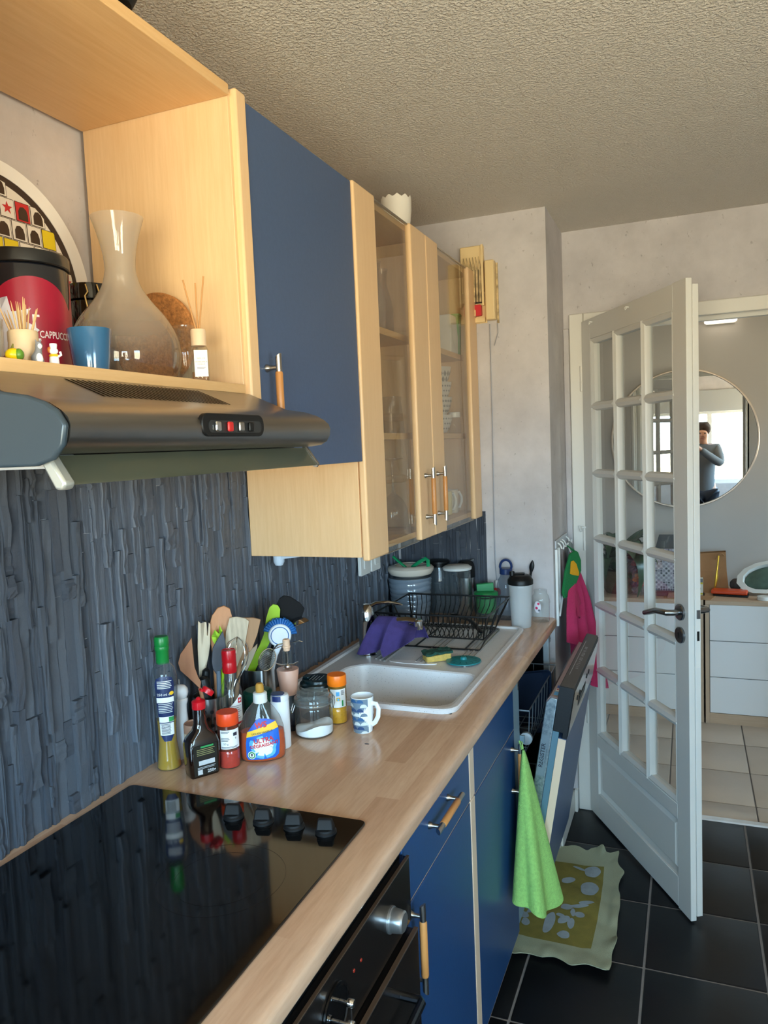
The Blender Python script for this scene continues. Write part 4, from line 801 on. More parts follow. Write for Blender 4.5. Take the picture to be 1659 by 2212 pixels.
b = B(); b.text('CAPPUCCINO', .0140, wrap(r, .0008), .0175, .0560, .003, sx=.68, bold=.0002, align='LEFT'); b.text('[', .040, wrap(r, .0009), .013, .068, .004); obj('print_lettering', b, mat('letter_white', '#e6dfe0', .4), t)
b = B(); b.text('CHOCO', .0115, wrap(r, .0006), .0560, .0075, .004, bold=.0005, align='LEFT'); obj('print_choco', b, MC['letter_white'], t)
obj('lid', B().lathe([(r + .001, .1555), (r + .0025, .157), (r + .0025, .171), (r + .001, .174), (r - .004, .1755), (r - .010, .173), (0, .172)], 48), mat('lid_black', '#17191b', .3, coat=.2), t, label='black lid')
# black canister
x, y = .076, 1.082; t = on_shelf('clip_canister', 'black ceramic canister with a wire clip behind the carafe', 'canister', x, y)
obj('body', B().lathe([(.036, 0), (.038, .003), (.038, .150), (.036, .154), (0, .154)], 40), M_gblack, t); obj('lid', B().lathe([(.036, .1545), (.039, .156), (.039, .176), (.038, .182), (.033, .1835), (0, .1835)], 40), M_gblack, t)
for sx in (-.006, .012): obj('clip_wire', B().tube([(sx, -.040, .178), (sx + .003, -.042, .165), (sx - .002, -.042, .158), (sx + .001, -.041, .14), (sx + .002, -.040, .10)], .0014, 6), mat('brass_wire', '#b99a62', .3, 1.), t)
# toothpick pot
x, y = .268, .745; t = on_shelf('toothpick_pot', 'small pale wooden pot at the shelf edge', 'pot', x, y)
obj('pot', B().lathe([(.0165, 0), (.0185, .004), (.0190, .018), (.0178, .031), (.0182, .0318), (.0182, .043), (.0172, .045), (.0158, .0445), (.0155, .02), (0, .02)], 32), CREAM, t)
for k in range(15):
    a = 2.4 * k; q = .004 + .010 * ((k * 7) % 10) / 10; p0 = V((x + q * .5 * math.cos(a), y + q * .5 * math.sin(a), SZ + .021)); d = V((math.cos(a) * q * 1.4, math.sin(a) * q * 1.4, .047 + .004 * ((k * 3) % 4)))
    o = obj('toothpick', B().tube([p0, p0 + d * .85, p0 + d * 1.08], [.0011, .0011, .0003], 6), mat('toothpick_wood', '#d5ad78', .6)); tag(o, 'wooden toothpick standing in the pale wooden pot', 'toothpick', 'toothpicks in the pale wooden pot')
# figurines
x, y = .296, .702; t = on_shelf('lemon_figurine', 'tiny yellow and green bird-shaped figurine at the shelf edge', 'figurine', x, y)
obj('body', B().ball((0, 0, .009), (.0095, .008, .008), 18, 10), mat('lemon_yellow', '#e8c60e', .3), t); obj('wing', B().ball((.006, -.001, .009), (.006, .0078, .0075), 14, 8), mat('leaf_green', '#5c8a2a', .4), t); obj('beak', B().tube([(-.001, -.001, .016), (.0005, 0, .022)], [.002, .0006], 8), mat('olive_brown', '#6e6a2a', .5), t); obj('feet', B().lathe([(.006, 0), (.005, .002), (0, .0022)], 12), O1, t)
x, y = .298, .737; t = on_shelf('grey_figurine', 'tiny sitting grey and white animal figurine at the shelf edge', 'figurine', x, y)
FG = mat('figurine_grey', '#7d7f84', .35); obj('body', B().loft([[(rx_ * math.cos(2*PI*k/14) + ox, ry_ * math.sin(2*PI*k/14), z_) for k in range(14)] for rx_, ry_, ox, z_ in ((.006, .006, 0, 0), (.0075, .0065, 0, .004), (.007, .006, -.001, .010), (.0045, .0045, .001, .016), (.004, .004, .002, .020), (.0045, .004, .0025, .024), (.003, .003, .002, .028), (.0005, .0005, .002, .029))]), FG, t)
obj('chest', B().ball((.002, -.004, .007), (.0045, .004, .007), 12, 8), MWL, t); obj('face', B().ball((.0035, -.003, .0225), (.0028, .0026, .0035), 10, 7), MWL, t); obj('ear', B().tube([(.0, 0, .027), (-.001, 0, .031)], [.0014, .0004], 6), FG, t); obj('ear', B().tube([(.004, 0, .027), (.005, 0, .031)], [.0014, .0004], 6), FG, t)
x, y = .299, .763; t = on_shelf('cook_figurine', 'tiny white dog figurine with an orange ear and yellow scarf at the shelf edge', 'figurine', x, y)
obj('body', B().lathe([(.0045, 0), (.0062, .001), (.0060, .008), (.0052, .014), (0, .0142)], 16), MWL, t); obj('scarf', B().lathe([(.0056, .0118), (.0062, .0135), (.0050, .0150)], 16), mat('scarf_yellow', '#e2b818', .4), t); obj('head', B().ball((.0, -.001, .0190), (.0055, .005, .0048), 14, 9), MWL, t)
obj('hat', B().lathe([(.0040, .0225), (.0048, .0265), (.0044, .0285), (0, .029)], 14), MWL, t); obj('ear', B().ball((-.0052, -.001, .0205), (.0024, .003, .004), 10, 7), mat('ear_orange', '#c7702a', .4), t); obj('arm', B().tube([(.005, -.002, .012), (.0085, -.003, .014), (.0075, -.003, .018)], .0016, 8), MWL, t); obj('foot', B().ball((-.003, -.004, .0012), (.003, .0035, .0013), 10, 6), FG, t); obj('foot', B().ball((.003, -.004, .0012), (.003, .0035, .0013), 10, 6), FG, t)
# plant glass at the frame edge
x, y = .255, .700; t = on_shelf('stem_glass', 'clear glass with a green stem at the left end of the shelf', 'glass', x, y)
obj('glass', B().lathe([(.016, 0), (.019, .003), (.021, .055), (.0195, .055), (.0175, .004), (0, .004)], 28), G_clear, t); obj('stem', B().tube([(-.012, 0, .006), (.0, .0, .030), (.010, 0, .048), (.016, 0, .062)], [.003, .004, .005, .002], 8, flat=.5), mat('stem_green', '#3d8a2c', .4), t)
# blue cup
x, y = .266, .865; t = on_shelf('blue_cup', 'plain blue tapered cup at the shelf edge before the carafe', 'cup', x, y)
obj('cup', B().lathe([(.022, 0), (.0238, .0015), (.0305, .061), (.0300, .0625), (.0285, .0625), (.022, .006), (0, .005)], 44), mat('petrol_blue_glaze', '#2d5f87', .12, coat=.5), t)
# carafe
x, y = .190, 1.030; t = on_shelf('wine_carafe', 'large bulbous glass carafe with a flared neck, frosted upper half', 'carafe', x, y)
P = [(.060, 0), (.072, .004), (.084, .018), (.0895, .045), (.085, .077), (.069, .108), (.047, .135), (.032, .158), (.0255, .180), (.0245, .194), (.0270, .217), (.0335, .244), (.0420, .270)]
def smooth_prof(P, n=4):
    out = []
    for i in range(len(P) - 1):
        p0, p1, p2, p3 = P[max(0, i-1)], P[i], P[i+1], P[min(len(P)-1, i+2)]
        for k in range(n):
            f = k / n; out.append(tuple(.5 * (2*p1[d] + (p2[d]-p0[d])*f + (2*p0[d]-5*p1[d]+4*p2[d]-p3[d])*f*f + (3*p1[d]-p0[d]-3*p2[d]+p3[d])*f**3) for d in (0, 1)))
    return out + [P[-1]]
s_ = NT('half_frosted_glass'); tr = s_.n('BsdfTransparent'); df = s_.n('BsdfDiffuse'); df.inputs[0].default_value = lin('#d9d0c2'); tl = s_.n('BsdfTranslucent'); tl.inputs[0].default_value = lin('#d9d0c2'); a_ = s_.n('MixShader'); s_.l(df.outputs[0], a_.inputs[1]); s_.l(tl.outputs[0], a_.inputs[2])
sx_ = s_.n('SeparateXYZ'); s_.l(s_.co(), sx_.inputs[0]); mr = s_.n('MapRange'); s_.l(sx_.outputs['Z'], mr.inputs[0]); mr.inputs[1].default_value = .035; mr.inputs[2].default_value = .125; mr.inputs[3].default_value = .04; mr.inputs[4].default_value = .55
m1 = s_.n('MixShader'); s_.l(mr.outputs[0], m1.inputs[0]); s_.l(tr.outputs[0], m1.inputs[1]); s_.l(a_.outputs[0], m1.inputs[2]); gl_ = s_.n('BsdfGlossy'); gl_.inputs['Roughness'].default_value = .04
lw = s_.n('LayerWeight'); lw.inputs[0].default_value = .5; pw = s_.n('Math', operation='POWER'); s_.l(lw.outputs['Facing'], pw.inputs[0]); pw.inputs[1].default_value = 3; ad = s_.n('Math', operation='MULTIPLY_ADD'); s_.l(pw.outputs[0], ad.inputs[0]); ad.inputs[1].default_value = .6; ad.inputs[2].default_value = .05
m2 = s_.n('MixShader'); s_.l(ad.outputs[0], m2.inputs[0]); s_.l(m1.outputs[0], m2.inputs[1]); s_.l(gl_.outputs[0], m2.inputs[2]); s_.l(m2.outputs[0], s_.out.inputs[0])
SP = smooth_prof(P); obj('glass', B().lathe(SP, 56, cap0=True, cap1=False), s_.m, t)
# cork mat, tumbler, diffuser
t = thing('cork_trivet', 'round cork trivet leaning at the back right of the shelf', 'trivet', (.045, 1.166, 1.752), rot=(PI/2 - .06, 0, 0))
obj('disc', B().lathe([(.085, 0), (.0875, .002), (.0875, .008), (.085, .010), (0, .010)], 56), mat('cork', '#a8703c', .9, vary=.35, vscale=170, bump=.5, bscale=250), t); t.location = (.150, 1.164, 1.761)
x, y = .200, 1.128; t = on_shelf('glass_tumbler', 'clear glass tumbler between the carafe and the reed diffuser', 'tumbler', .226, 1.142)
obj('glass', B().lathe([(.024, 0), (.026, .003), (.0275, .085), (.0255, .100), (.0262, .106), (.0245, .106), (.0235, .098), (.0255, .083), (.024, .006), (0, .006)], 32), G_clear, t); t.scale = (.85, .85, 1)
x, y = .285, 1.100; t = on_shelf('reed_diffuser', 'small glass reed diffuser with a white label and three sticks', 'diffuser', x, y)
obj('bottle', B().loft([sq(.028, .028, .006, 0), sq(.030, .030, .007, .003), sq(.030, .030, .007, .055), sq(.024, .024, .010, .062), sq(.018, .018, .0088, .066)]), G_clear, t); obj('oil', B().loft([sq(.027, .027, .006, .002), sq(.027, .027, .006, .018)]), liquid('amber_oil', '#c89a6a', .4), t)
obj('collar', B().lathe([(.0118, .062), (.0128, .063), (.0128, .088), (.0118, .090), (.006, .0902), (.006, .08), (0, .08)], 28), mat('diffuser_cap', '#e0c3a2', .5), t, label='pale collar')
lo = obj('label', B().flat(rect(.022, .044, .002, .032), lambda u, v: (u, -.0153, v)), WHT, t)
b = B(); mpd = lambda u, v: (u, -.0156, v); b.text('NO. 12', .0042, mpd, .002, .040); b.text('CASABLANCA', .0032, mpd, .002, .0345); b.text('VANILLA', .0032, mpd, .002, .0305); lines(b, mpd, -.005, .009, [.025, .0225], .0007, 0, .003); obj('print_text', b, mat('soft_grey_print', '#8d8a88', .5), lo)
for k, (dx, dy, hh) in enumerate(((-.016, 0, .172), (-.003, .004, .168), (.010, -.002, .178))):
    ca, sa = math.cos(facing(x, y)), math.sin(facing(x, y)); q0 = (x + dx * .1 * ca, y + dx * .1 * sa, SZ + .081); q1 = (x + (dx * 1.35 + .002) * ca, y + (dx * 1.35 + .002) * sa + dy, SZ + hh)
    o = obj('reed_stick', B().cyl(q0, q1, .0014, seg=8), mat('reed', '#bd8a54', .6)); tag(o, ('left-leaning reed stick in the diffuser', 'thin middle reed stick in the diffuser', 'right-leaning reed stick in the diffuser')[k], 'reed stick', 'reed sticks in the diffuser')
# on top of the units
t = thing('roasting_pan', 'black rounded pan lying on top of the open shelf unit', 'pan', (.222, .862, 2.1845)); b = B(); b.loft([[(p[0], p[1], z_) for p in rrect(w_, d_, .04, 6)] for w_, d_, z_ in ((.16, .16, 0), (.20, .20, .012), (.22, .22, .038), (.228, .228, .042), (.216, .216, .040), (.19, .19, .010))]); obj('pan', b, M_black, t)
x, y = .225, 2.262; t = thing('scalloped_pot', 'white pot with a jagged petal rim on top of the glass cabinet', 'pot', (x, y, 2.1755)); n = 60
b = B(); rings = []
for r_, z_, j in ((.026, 0, 0), (.030, .002, 0), (.040, .05, 0), (.046, .095, 0), (.0465, .128, 1), (.0445, .128, 1), (.043, .09, 0), (.028, .006, 0)):
    rings.append([(r_ * math.cos(2*PI*k/n), r_ * math.sin(2*PI*k/n), z_ + j * .010 * abs(((k * 11 / n) % 1) - .5) * 2) for k in range(n)])
b.loft(rings); obj('pot', b, mat('white_ceramic', '#ece7dc', .3), t)
# ---------------------------------------------------------------- inside the glass cabinet
S2, S1, S0 = 1.8765, 1.5905, 1.3015
def milk(label, x, y, k=1.):
    t = thing('milk_bottle', label, 'bottle', (x, y, S2)); Pm = smooth_prof([(.030, 0), (.0335, .004), (.034, .05), (.033, .085), (.026, .118), (.0185, .145), (.0175, .165), (.0205, .19), (.0215, .195)])
    obj('glass', B().lathe([(a * k, z) for a, z in Pm] + [((a - .002) * k, z) for a, z in Pm[::-1] if z > .003], 32), G_cab, t); return t
G_cab = glass('grey_glass', '#f8f6f4', dens=.05, refl=.07, body='#efe9e2')
milk('clear carafe bottle on the upper cabinet shelf nearer the middle', .215, 2.13); milk('clear carafe bottle on the upper cabinet shelf nearer the wooden door stile', .235, 2.03, .95); milk('clear carafe bottle at the back of the upper cabinet shelf', .10, 2.155, .9)
def tumb(label, x, y, z, grp):
    t = thing('drinking_glass', label, 'glass', (x, y, z)); b = B(); n = 32
    b.loft([[(r_ * (1 + .03 * f_ * math.cos(8 * 2*PI*k/n)) * math.cos(2*PI*k/n), r_ * (1 + .03 * f_ * math.cos(8 * 2*PI*k/n)) * math.sin(2*PI*k/n), z_) for k in range(n)] for r_, z_, f_ in ((.036, 0, 0), (.036, .004, 0), (.031, .07, 1), (.027, .098, 1), (.029, .102, 0), (.029, .110, 0))]); obj('glass', b, G_cab, t); return t
tumb('upturned faceted tumbler nearest the glass on the middle shelf', .225, 2.155, S1, 0); tumb('upturned faceted tumbler behind another beside the left stile', .19, 2.085, S1, 0); tumb('upturned faceted tumbler at the back of the middle shelf', .12, 2.15, S1, 0)
def wineglass(label, x, y, k=1.):
    t = thing('wine_glass', label, 'wine glass', (x, y, S0)); Pw = smooth_prof([(.034, 0), (.041, .035), (.040, .062), (.026, .090), (.008, .108), (.0040, .125), (.0035, .19), (.006, .203), (.034, .2095)]); obj('glass', B().lathe([(a * k, z * k) for a, z in Pw] + [(.034 * k, .2115 * k), (0, .2115 * k)], 32, cap0=False), G_cab, t); return t
wineglass('tall upturned wine glass nearest the glass on the cabinet floor', .225, 2.135, 1.02); wineglass('shorter upturned wine glass beside the left stile', .205, 2.035, .78); wineglass('upturned wine glass at the back of the cabinet floor', .11, 2.14, .9)
t = thing('napkin_pack', 'white packet of napkins on the upper right cabinet shelf', 'packet', (.235, 2.665, S2)); b = B(); b.loft([[(-.045, -.05, 0), (.045, -.05, 0), (.045, .04, 0), (-.045, .04, 0)], [(-.045, -.05, .06), (.045, -.045, .06), (.045, .045, .06), (-.045, .045, .06)], [(-.043, -.04, .135), (.04, -.03, .135), (.04, .04, .135), (-.043, .04, .135)]]); obj('packet', b, mat('paper_white', '#dfe4e6', .8, vary=.04, vscale=50), t, bevel=.004)
t = thing('green_box', 'green plastic box behind the napkin packet', 'box', (.235, 2.737, S2)); obj('box', B().loft([[(p[0], p[1], z_) for p in rrect(w_, .045, .008, 3)] for w_, z_ in ((.07, 0), (.08, .002), (.092, .125), (.092, .14))]), mat('box_green', '#3faa58', .4), t); obj('rim', B().loft([[(p[0], p[1], z_) for p in rrect(.098, .046, .009, 3)] for z_ in (.1405, .147)]), MC['box_green'], t)
BW = mat('bowl_white', '#d2d0cd', .3); BG = mat('bowl_print', '#6f7274', .4)
for k, (z_, lb_) in enumerate(((.030, 'lowest of the grey patterned bowls in the stack'), (.092, 'second lowest grey patterned bowl in the stack'), (.145, 'third grey patterned bowl from the bottom of the stack'), (.198, 'topmost bowl of the stack, bold grey lozenges'))):
    x, y = .232, 2.612; t = thing('patterned_bowl', lb_, 'bowl', (x, y, S1 + .004 + z_ - .03), facing(x, y), 'patterned bowls in the glass cabinet'); Pb = [(.022, 0), (.024, .003), (.033, .02), (.041, .045), (.044, .062)]
    obj('bowl', B().lathe(Pb + [(.042, .062), (.031, .02), (.02, .006), (0, .006)], 32), BW, t); pf = prof_r(Pb); b = B()
    if k == 3:
        for row in range(2):
            for j in range(-4, 5):
                cu, cv = j * .015 + row * .0075, .018 + row * .02; b.flat([(cu - .0065, cv), (cu, cv - .011), (cu + .0065, cv), (cu, cv + .011)], wrap(pf, .0006), .004)
    else:
        for row in range(3):
            for j in range(-6, 7): b.flat(circ(.0035 + .001 * (k % 2), 8, j * .011 + (row % 2) * .0055, .014 + row * .017), wrap(pf, .0006), 0)
    obj('print_pattern', b, BG, t, kind='stuff')
for k in range(4):
    t = thing('saucer', ('lowest', 'second lowest', 'second highest', 'topmost')[k] + ' of the grey saucers behind the patterned bowls', 'saucer', (.135, 2.64, S1 + k * .0155), 0, 'saucers in the glass cabinet')
    obj('saucer', B().lathe([(.03, 0), (.034, .002), (.060, .010), (.060, .012), (.033, .005), (0, .004)], 36), G_cab if k % 2 else BW, t)
t = thing('lidded_jar', 'small clear jar with a white lid on the right cabinet shelf', 'jar', (.255, 2.71, S1)); obj('glass', B().lathe([(.021, 0), (.023, .003), (.023, .052), (.020, .058)], 28), G_cab, t); obj('lid', B().lathe([(.0215, .0585), (.022, .060), (.022, .076), (.0205, .078), (0, .078)], 28), MWL, t)
for k, (x, y, m_, lb_) in enumerate(((.235, 2.585, mat('mug_yellow', '#e6d79a', .3), 'pale yellow mug on the cabinet floor by the middle stile'), (.232, 2.672, mat('mug_cream', '#e2dccc', .3), 'cream mug on the cabinet floor with a round handle'))):
    t = thing('stored_mug', lb_, 'mug', (x, y, S0)); obj('cup', B().lathe([(.032, 0), (.036, .003), (.037, .085), (.0345, .085), (.033, .006), (0, .006)], 32), m_, t); obj('handle', B().tube([(.0345, .0, .072), (.052, .004, .074), (.064, .006, .056), (.064, .006, .036), (.052, .004, .016), (.0345, 0, .018)], .0048, 10), MWL, t); t.rotation_euler = (0, 0, .9)
# ---------------------------------------------------------------- at the sink
t = thing('ribbed_canister', 'grey glazed canister with wavy ribs in the corner by the sink', 'canister', (.086, 2.63, .9)); GZ = mat('grey_glaze', '#76828f', .12, coat=.5); b = B(); rings = []
for i in range(61):
    z_ = .168 * i / 60; rings.append([((.078 - .010 * (1 - z_ / .168) + .0028 * abs(math.sin(z_ * 165 + .55 * math.sin(2 * a + z_ * 40) + .3 * math.sin(5 * a))) ** .6) * math.cos(a), (.078 - .010 * (1 - z_ / .168) + .0028 * abs(math.sin(z_ * 165 + .55 * math.sin(2 * a + z_ * 40) + .3 * math.sin(5 * a))) ** .6) * math.sin(a), z_) for a in [2*PI*k/56 for k in range(56)]])
b.loft(rings); obj('canister', b, GZ, t)
x, y = .090, 2.63; t = thing('cream_bowl', 'cream shallow bowl with an inturned rim standing on the grey ribbed canister', 'bowl', (x, y, 1.0685)); obj('bowl', B().lathe([(.045, 0), (.055, .002), (.078, .012), (.0865, .026), (.0865, .034), (.078, .042), (.062, .0445), (.060, .042), (.075, .034), (.070, .018), (.045, .006), (0, .006)], 48), mat('cream_glaze', '#cfc6b8', .15, coat=.4), t)
t = thing('green_tongs', 'green plastic tongs lying across the cream bowl', 'tongs', (x, y, 1.112)); GP = mat('tongs_green', '#128a58', .35)
for sg, pts in ((0, [(-.062, -.014, .032), (-.040, -.02, .016), (-.012, -.025, -.004), (.0, -.02, -.030)]), (1, [(.085, -.045, .002), (.082, -.04, .024), (.072, -.035, .030), (.045, -.03, .016), (.015, -.02, -.004), (.0, -.012, -.030)])): obj('arm', B().tube(pts, .0072, 8, flat=.6), GP, t)
x, y = .168, 2.735; t = thing('lidded_carafe', 'slim glass water carafe with a black lid behind the white-lidded jug', 'carafe', (x, y, .9), facing(x, y)); obj('glass', B().lathe([(.036, 0), (.039, .003), (.039, .12), (.034, .17), (.031, .190)], 32), G_clear, t); obj('lid', B().lathe([(.030, .1905), (.033, .192), (.033, .203), (.040, .205), (.040, .212), (.034, .2155), (0, .216)], 32), M_black, t); obj('handle', B().tube([(-.03, -.012, .20), (-.046, -.014, .19), (-.048, -.014, .15), (-.058, -.014, .10), (-.052, -.014, .06), (-.038, -.012, .05)], .0028, 8), G_clear, t)
x, y = .262, 2.655; t = thing('glass_jug', 'clear glass jug with a white lid behind the dish rack', 'jug', (x, y, .9), facing(x, y, .9)); obj('glass', B().lathe([(.046, 0), (.049, .003), (.050, .10), (.049, .193)], 40), G_clear, t); obj('lid', B().lathe([(.049, .1935), (.0525, .195), (.0535, .203), (.045, .209), (0, .211)], 40), mat('jug_lid', '#c9ccca', .4), t, label='pale grey lid'); obj('spout', B().loft([[(.0 + a, -.049 - d_, z_) for a, d_ in ((-.013, 0), (0, .010 * k), (.013, 0), (0, -.004))] for z_, k in ((.165, .05), (.180, .8), (.1925, 1.1))]), G_clear, t); obj('handle', B().tube([(.047, 0, .180), (.064, 0, .182), (.070, 0, .165), (.069, 0, .08), (.062, 0, .055), (.047, 0, .058)], .005, 10, flat=1.3), G_clear, t)
x, y = .268, 2.750; t = thing('steel_thermos', 'steel thermos bottle with a black screw top behind the jug', 'thermos', (x, y, .9), facing(x, y)); obj('body', B().lathe([(.031, 0), (.033, .003), (.033, .150), (0, .150)], 32), M_hold, t); obj('top', B().lathe([(.033, .1505), (.034, .152), (.033, .190), (.028, .205), (.022, .2125), (0, .213)], 32), M_black, t); obj('spout', B().loft([[(.012, -.006, .205), (.034, -.005, .214), (.034, .005, .214), (.012, .006, .205)], [(.012, -.006, .212), (.030, -.004, .220), (.030, .004, .220), (.012, .006, .212)]]), M_black, t)
x, y = .358, 2.690; t = thing('green_topped_shaker', 'clear shaker with a green screw lid and loop by the dish rack', 'shaker', (x, y, .9), facing(x, y)); GL = mat('shaker_green', '#0f7d40', .35); obj('body', B().lathe([(.034, 0), (.036, .003), (.040, .088), (.040, .092)], 36), glass('shaker_clear', '#e3efe8', dens=.06, refl=.16), t); obj('insert', B().lathe([(.026, .030), (.0345, .034), (.037, .086), (.037, .0865), (0, .0865)], 32), GL, t); obj('lid', B().lathe([(.041, .0925), (.0445, .094), (.0445, .104), (.041, .109), (.034, .1105), (0, .111)], 36), GL, t, label='green lid'); obj('loop', B().loft([[(-.032, -.010, .1108), (.030, -.010, .1108), (.030, .012, .1108), (-.032, .012, .1108)], [(-.034, -.010, .137), (.028, -.010, .142), (.028, .012, .142), (-.034, .012, .137)]]), GL, t, bevel=.002)
x, y = .424, 2.738; t = thing('loop_lid_bottle', 'clear water bottle with a dark blue loop lid against the pier', 'bottle', (x, y, .9), facing(x, y)); NB = mat('lid_navy', '#1d3565', .35); obj('body', B().lathe([(.033, 0), (.0355, .004), (.0355, .12), (.031, .145), (.022, .160), (.021, .166)], 32), glass('bottle_clear', '#dfe6ec', dens=.10, refl=.14, body='#cfd8e0'), t); obj('lid', B().lathe([(.0215, .1665), (.0235, .168), (.0235, .186), (.021, .188), (0, .188)], 28), NB, t); obj('loop', B().tube([(-.018 * 1.0, 0, .186)] + [(-.021 * math.cos(a), 0, .194 + .026 * math.sin(a)) for a in [PI * k / 12 for k in range(13)]] + [(.018, 0, .186)], .0050, 8, flat=1.8), NB, t, label='dark blue loop')
x, y = .500, 2.626; t = thing('protein_shaker', 'tall frosted shaker bottle with a black lid at the end of the worktop', 'shaker', (x, y, .9), facing(x, y)); obj('body', B().lathe([(.032, 0), (.034, .003), (.0375, .08), (.0405, .140), (.0415, .150), (.0400, .153)], 40), glass('frosted_plastic', '#edf2f4', dens=.78, refl=.06, rough=.3, body='#f2f6f8'), t); obj('lid', B().lathe([(.0420, .1515), (.0445, .153), (.0445, .168), (.0425, .171), (.036, .182), (.028, .186), (0, .187)], 40), M_black, t); obj('cap', B().lathe([(.009, .184), (.0095, .194), (.008, .199), (0, .2)], 18, (-.028, -.006, 0)), M_black, t); obj('tab', B().box(-.026, -.012, .1865, .016, .006, .193), M_black, t, bevel=.003)
x, y = .552, 2.72; t = thing('sticker_jar', 'empty glass jar with a pink dotted sticker at the worktop corner', 'jar', (x, y, .9), facing(x, y)); obj('glass', B().lathe([(.028, 0), (.031, .003), (.032, .08), (.029, .094), (.0235, .102), (.0235, .113), (.0245, .115), (.022, .115)], 32), G_clear, t); lo = obj('sticker', B().flat(circ(.0125, 20, -.012, .058, .021), wrap(.032, .0005), .004), mat('sticker', '#d8d6de', .5), t)
for c_, a, b_, m_ in ((.0045, -.008, .070, 'sticker_pink'), (.005, -.015, .054, 'sticker_pink'), (.0042, -.006, .046, 'sticker_grey')): obj('print_dot', B().flat(circ(c_, 12, a, b_), wrap(.032, .0009), .004), mat(m_, '#cc2f5e' if 'pink' in m_ else '#5d5f6c', .5), lo)
t = thing('black_spoon', 'black plastic spoon standing against the pier behind the frosted shaker', 'spoon', (.505, 2.768, .9)); obj('handle', B().tube([(-.004, 0, .002), (-.002, 0, .10), (.004, .005, .16)], [.004, .004, .0035], 8), M_black, t); obj('bowl', B().loft([[(.004 + .0012 * j + w_ * math.cos(a), .005 + d_ * math.sin(a), .16 + .009 * j) for a in [2*PI*k/12 for k in range(12)]] for j, (w_, d_) in enumerate(((.0035, .0035), (.004, .0035), (.007, .004), (.0095, .0045), (.009, .0045), (.006, .0035), (.001, .001)))]), M_black, t)
# dish rack
t = thing('dish_rack', 'black wire dish rack standing on the sink drainer', 'dish rack', (.3, 2.38, .912)); BWm = mat('black_coated_wire', '#111214', .35, .2)
xa, xb, ya, yb, zt_ = .110, .478, 2.225, 2.545, 1.021; ca, cb, da, db, zb_ = .150, .446, 2.300, 2.465, .932
obj('rim', B().tube([(xa, ya, zt_), (xb, ya, zt_), (xb, yb, zt_), (xa, yb, zt_)], .0032, 8, closed=True), BWm, t, True); obj('base_frame', B().tube([(ca, da, zb_), (cb, da, zb_), (cb, db, zb_), (ca, db, zb_)], .0026, 8, closed=True), BWm, t, True)
n = 19
for k in range(n + 1):
    f_ = k / n; u0, u1 = xa + .012 + (xb - xa - .024) * f_, ca + (cb - ca) * f_
    obj('wire', B().tube([(u0, yb, zt_), (u0 * .8 + u1 * .2, yb - .008, zt_ - .030), (u1 * .7 + u0 * .3, db + .02, zb_ + .030), (u1, db, zb_), (u1, db - .03, zb_), (u1 + .001, (da + db) / 2 + .02, zb_ + .022), (u1 + .001, (da + db) / 2 - .02, zb_ + .022), (u1, da + .03, zb_), (u1, da, zb_), (u1 * .7 + u0 * .3, da - .02, zb_ + .030), (u0 * .8 + u1 * .2, ya + .008, zt_ - .030), (u0, ya, zt_)], .0016, 6), BWm, t, True)
for xs, cs in ((xa, ca), (xb, cb)):
    for yy, yc in ((ya, da), ((ya + yb) / 2, (da + db) / 2), (yb, db)): obj('end_wire', B().tube([(xs, yy, zt_), (cs, yc, zb_)], .0026, 6), BWm, t, True)
obj('foot_frame', B().tube([(.185, 2.247, .9125), (.448, 2.245, .9125), (.452, 2.30, .930), (.452, 2.46, .930), (.445, 2.52, .9125), (.185, 2.52, .9125), (.18, 2.46, .93), (.18, 2.30, .93)], .0028, 8, closed=True), BWm, t, True)
for xx in (.235, .40): obj('cross_bar', B().tube([(xx, 2.247, .9125), (xx, 2.52, .9125)], .0026, 6), BWm, t, True)
t = thing('rack_knife', 'black-handled knife lying in the dish rack', 'knife', (.40, 2.36, .958)); obj('handle', B().tube([(-.03, .045, .012), (0, .0, .010), (.03, -.040, -.002), (.036, -.048, -.006)], [.006, .008, .0085, .005], 10, flat=.7), M_black, t); obj('blade', B().loft([[(-.03, .045, .019), (-.026, .047, .004), (-.029, .0455, .004)], [(-.10, .098, .020), (-.097, .10, .008), (-.099, .0985, .008)], [(-.115, .108, .014), (-.114, .109, .012), (-.1145, .1085, .012)]]), M_chrome, t)
# sponge, strainer disc, cloth on the tap
x, y = .348, 2.125; t = thing('scouring_sponge', 'yellow sponge with a worn dark green scourer on the drainer', 'sponge', (x, y, .9105), .62)
n_ = lambda u, v, s: noise.noise(V((u * 40, v * 40, s)))
SPG = mat('sponge_yellow', '#cdae5c', .9, vary=.15, vscale=120, bump=.6, bscale=300); obj('foam', B().loft([[(p[0] * (1 + .02 * n_(p[0], z_, 1)), p[1], z_ * (1 + .15 * p[0] / .04)) for p in rrect(.078, .048, .006, 4)] for z_ in (0, .006, .013, .019)]), SPG, t, bevel=.002)
b = B(); b.grid(lambda u, v: ((u - .5) * .084, (v - .5) * .052, .0245 + .0055 * n_(u * .1, v * .1, 4) + .005 * u), 24, 14, .0065); obj('scourer', b, mat('scourer_green', '#1d4a3f', .9, vary=.3, vscale=90, bump=.8, bscale=260), t, label='dark green scourer')
x, y = .432, 2.118; t = thing('drain_strainer', 'turquoise rubber strainer disc on the drainer edge', 'strainer', (x, y, .9125)); TQ = mat('turquoise', '#0e7d84', .4); obj('disc', B().lathe([(.049, 0), (.052, .001), (.051, .0035), (.03, .005), (.010, .0065), (.009, .012), (.007, .014), (0, .0142)], 40), TQ, t); b = B()
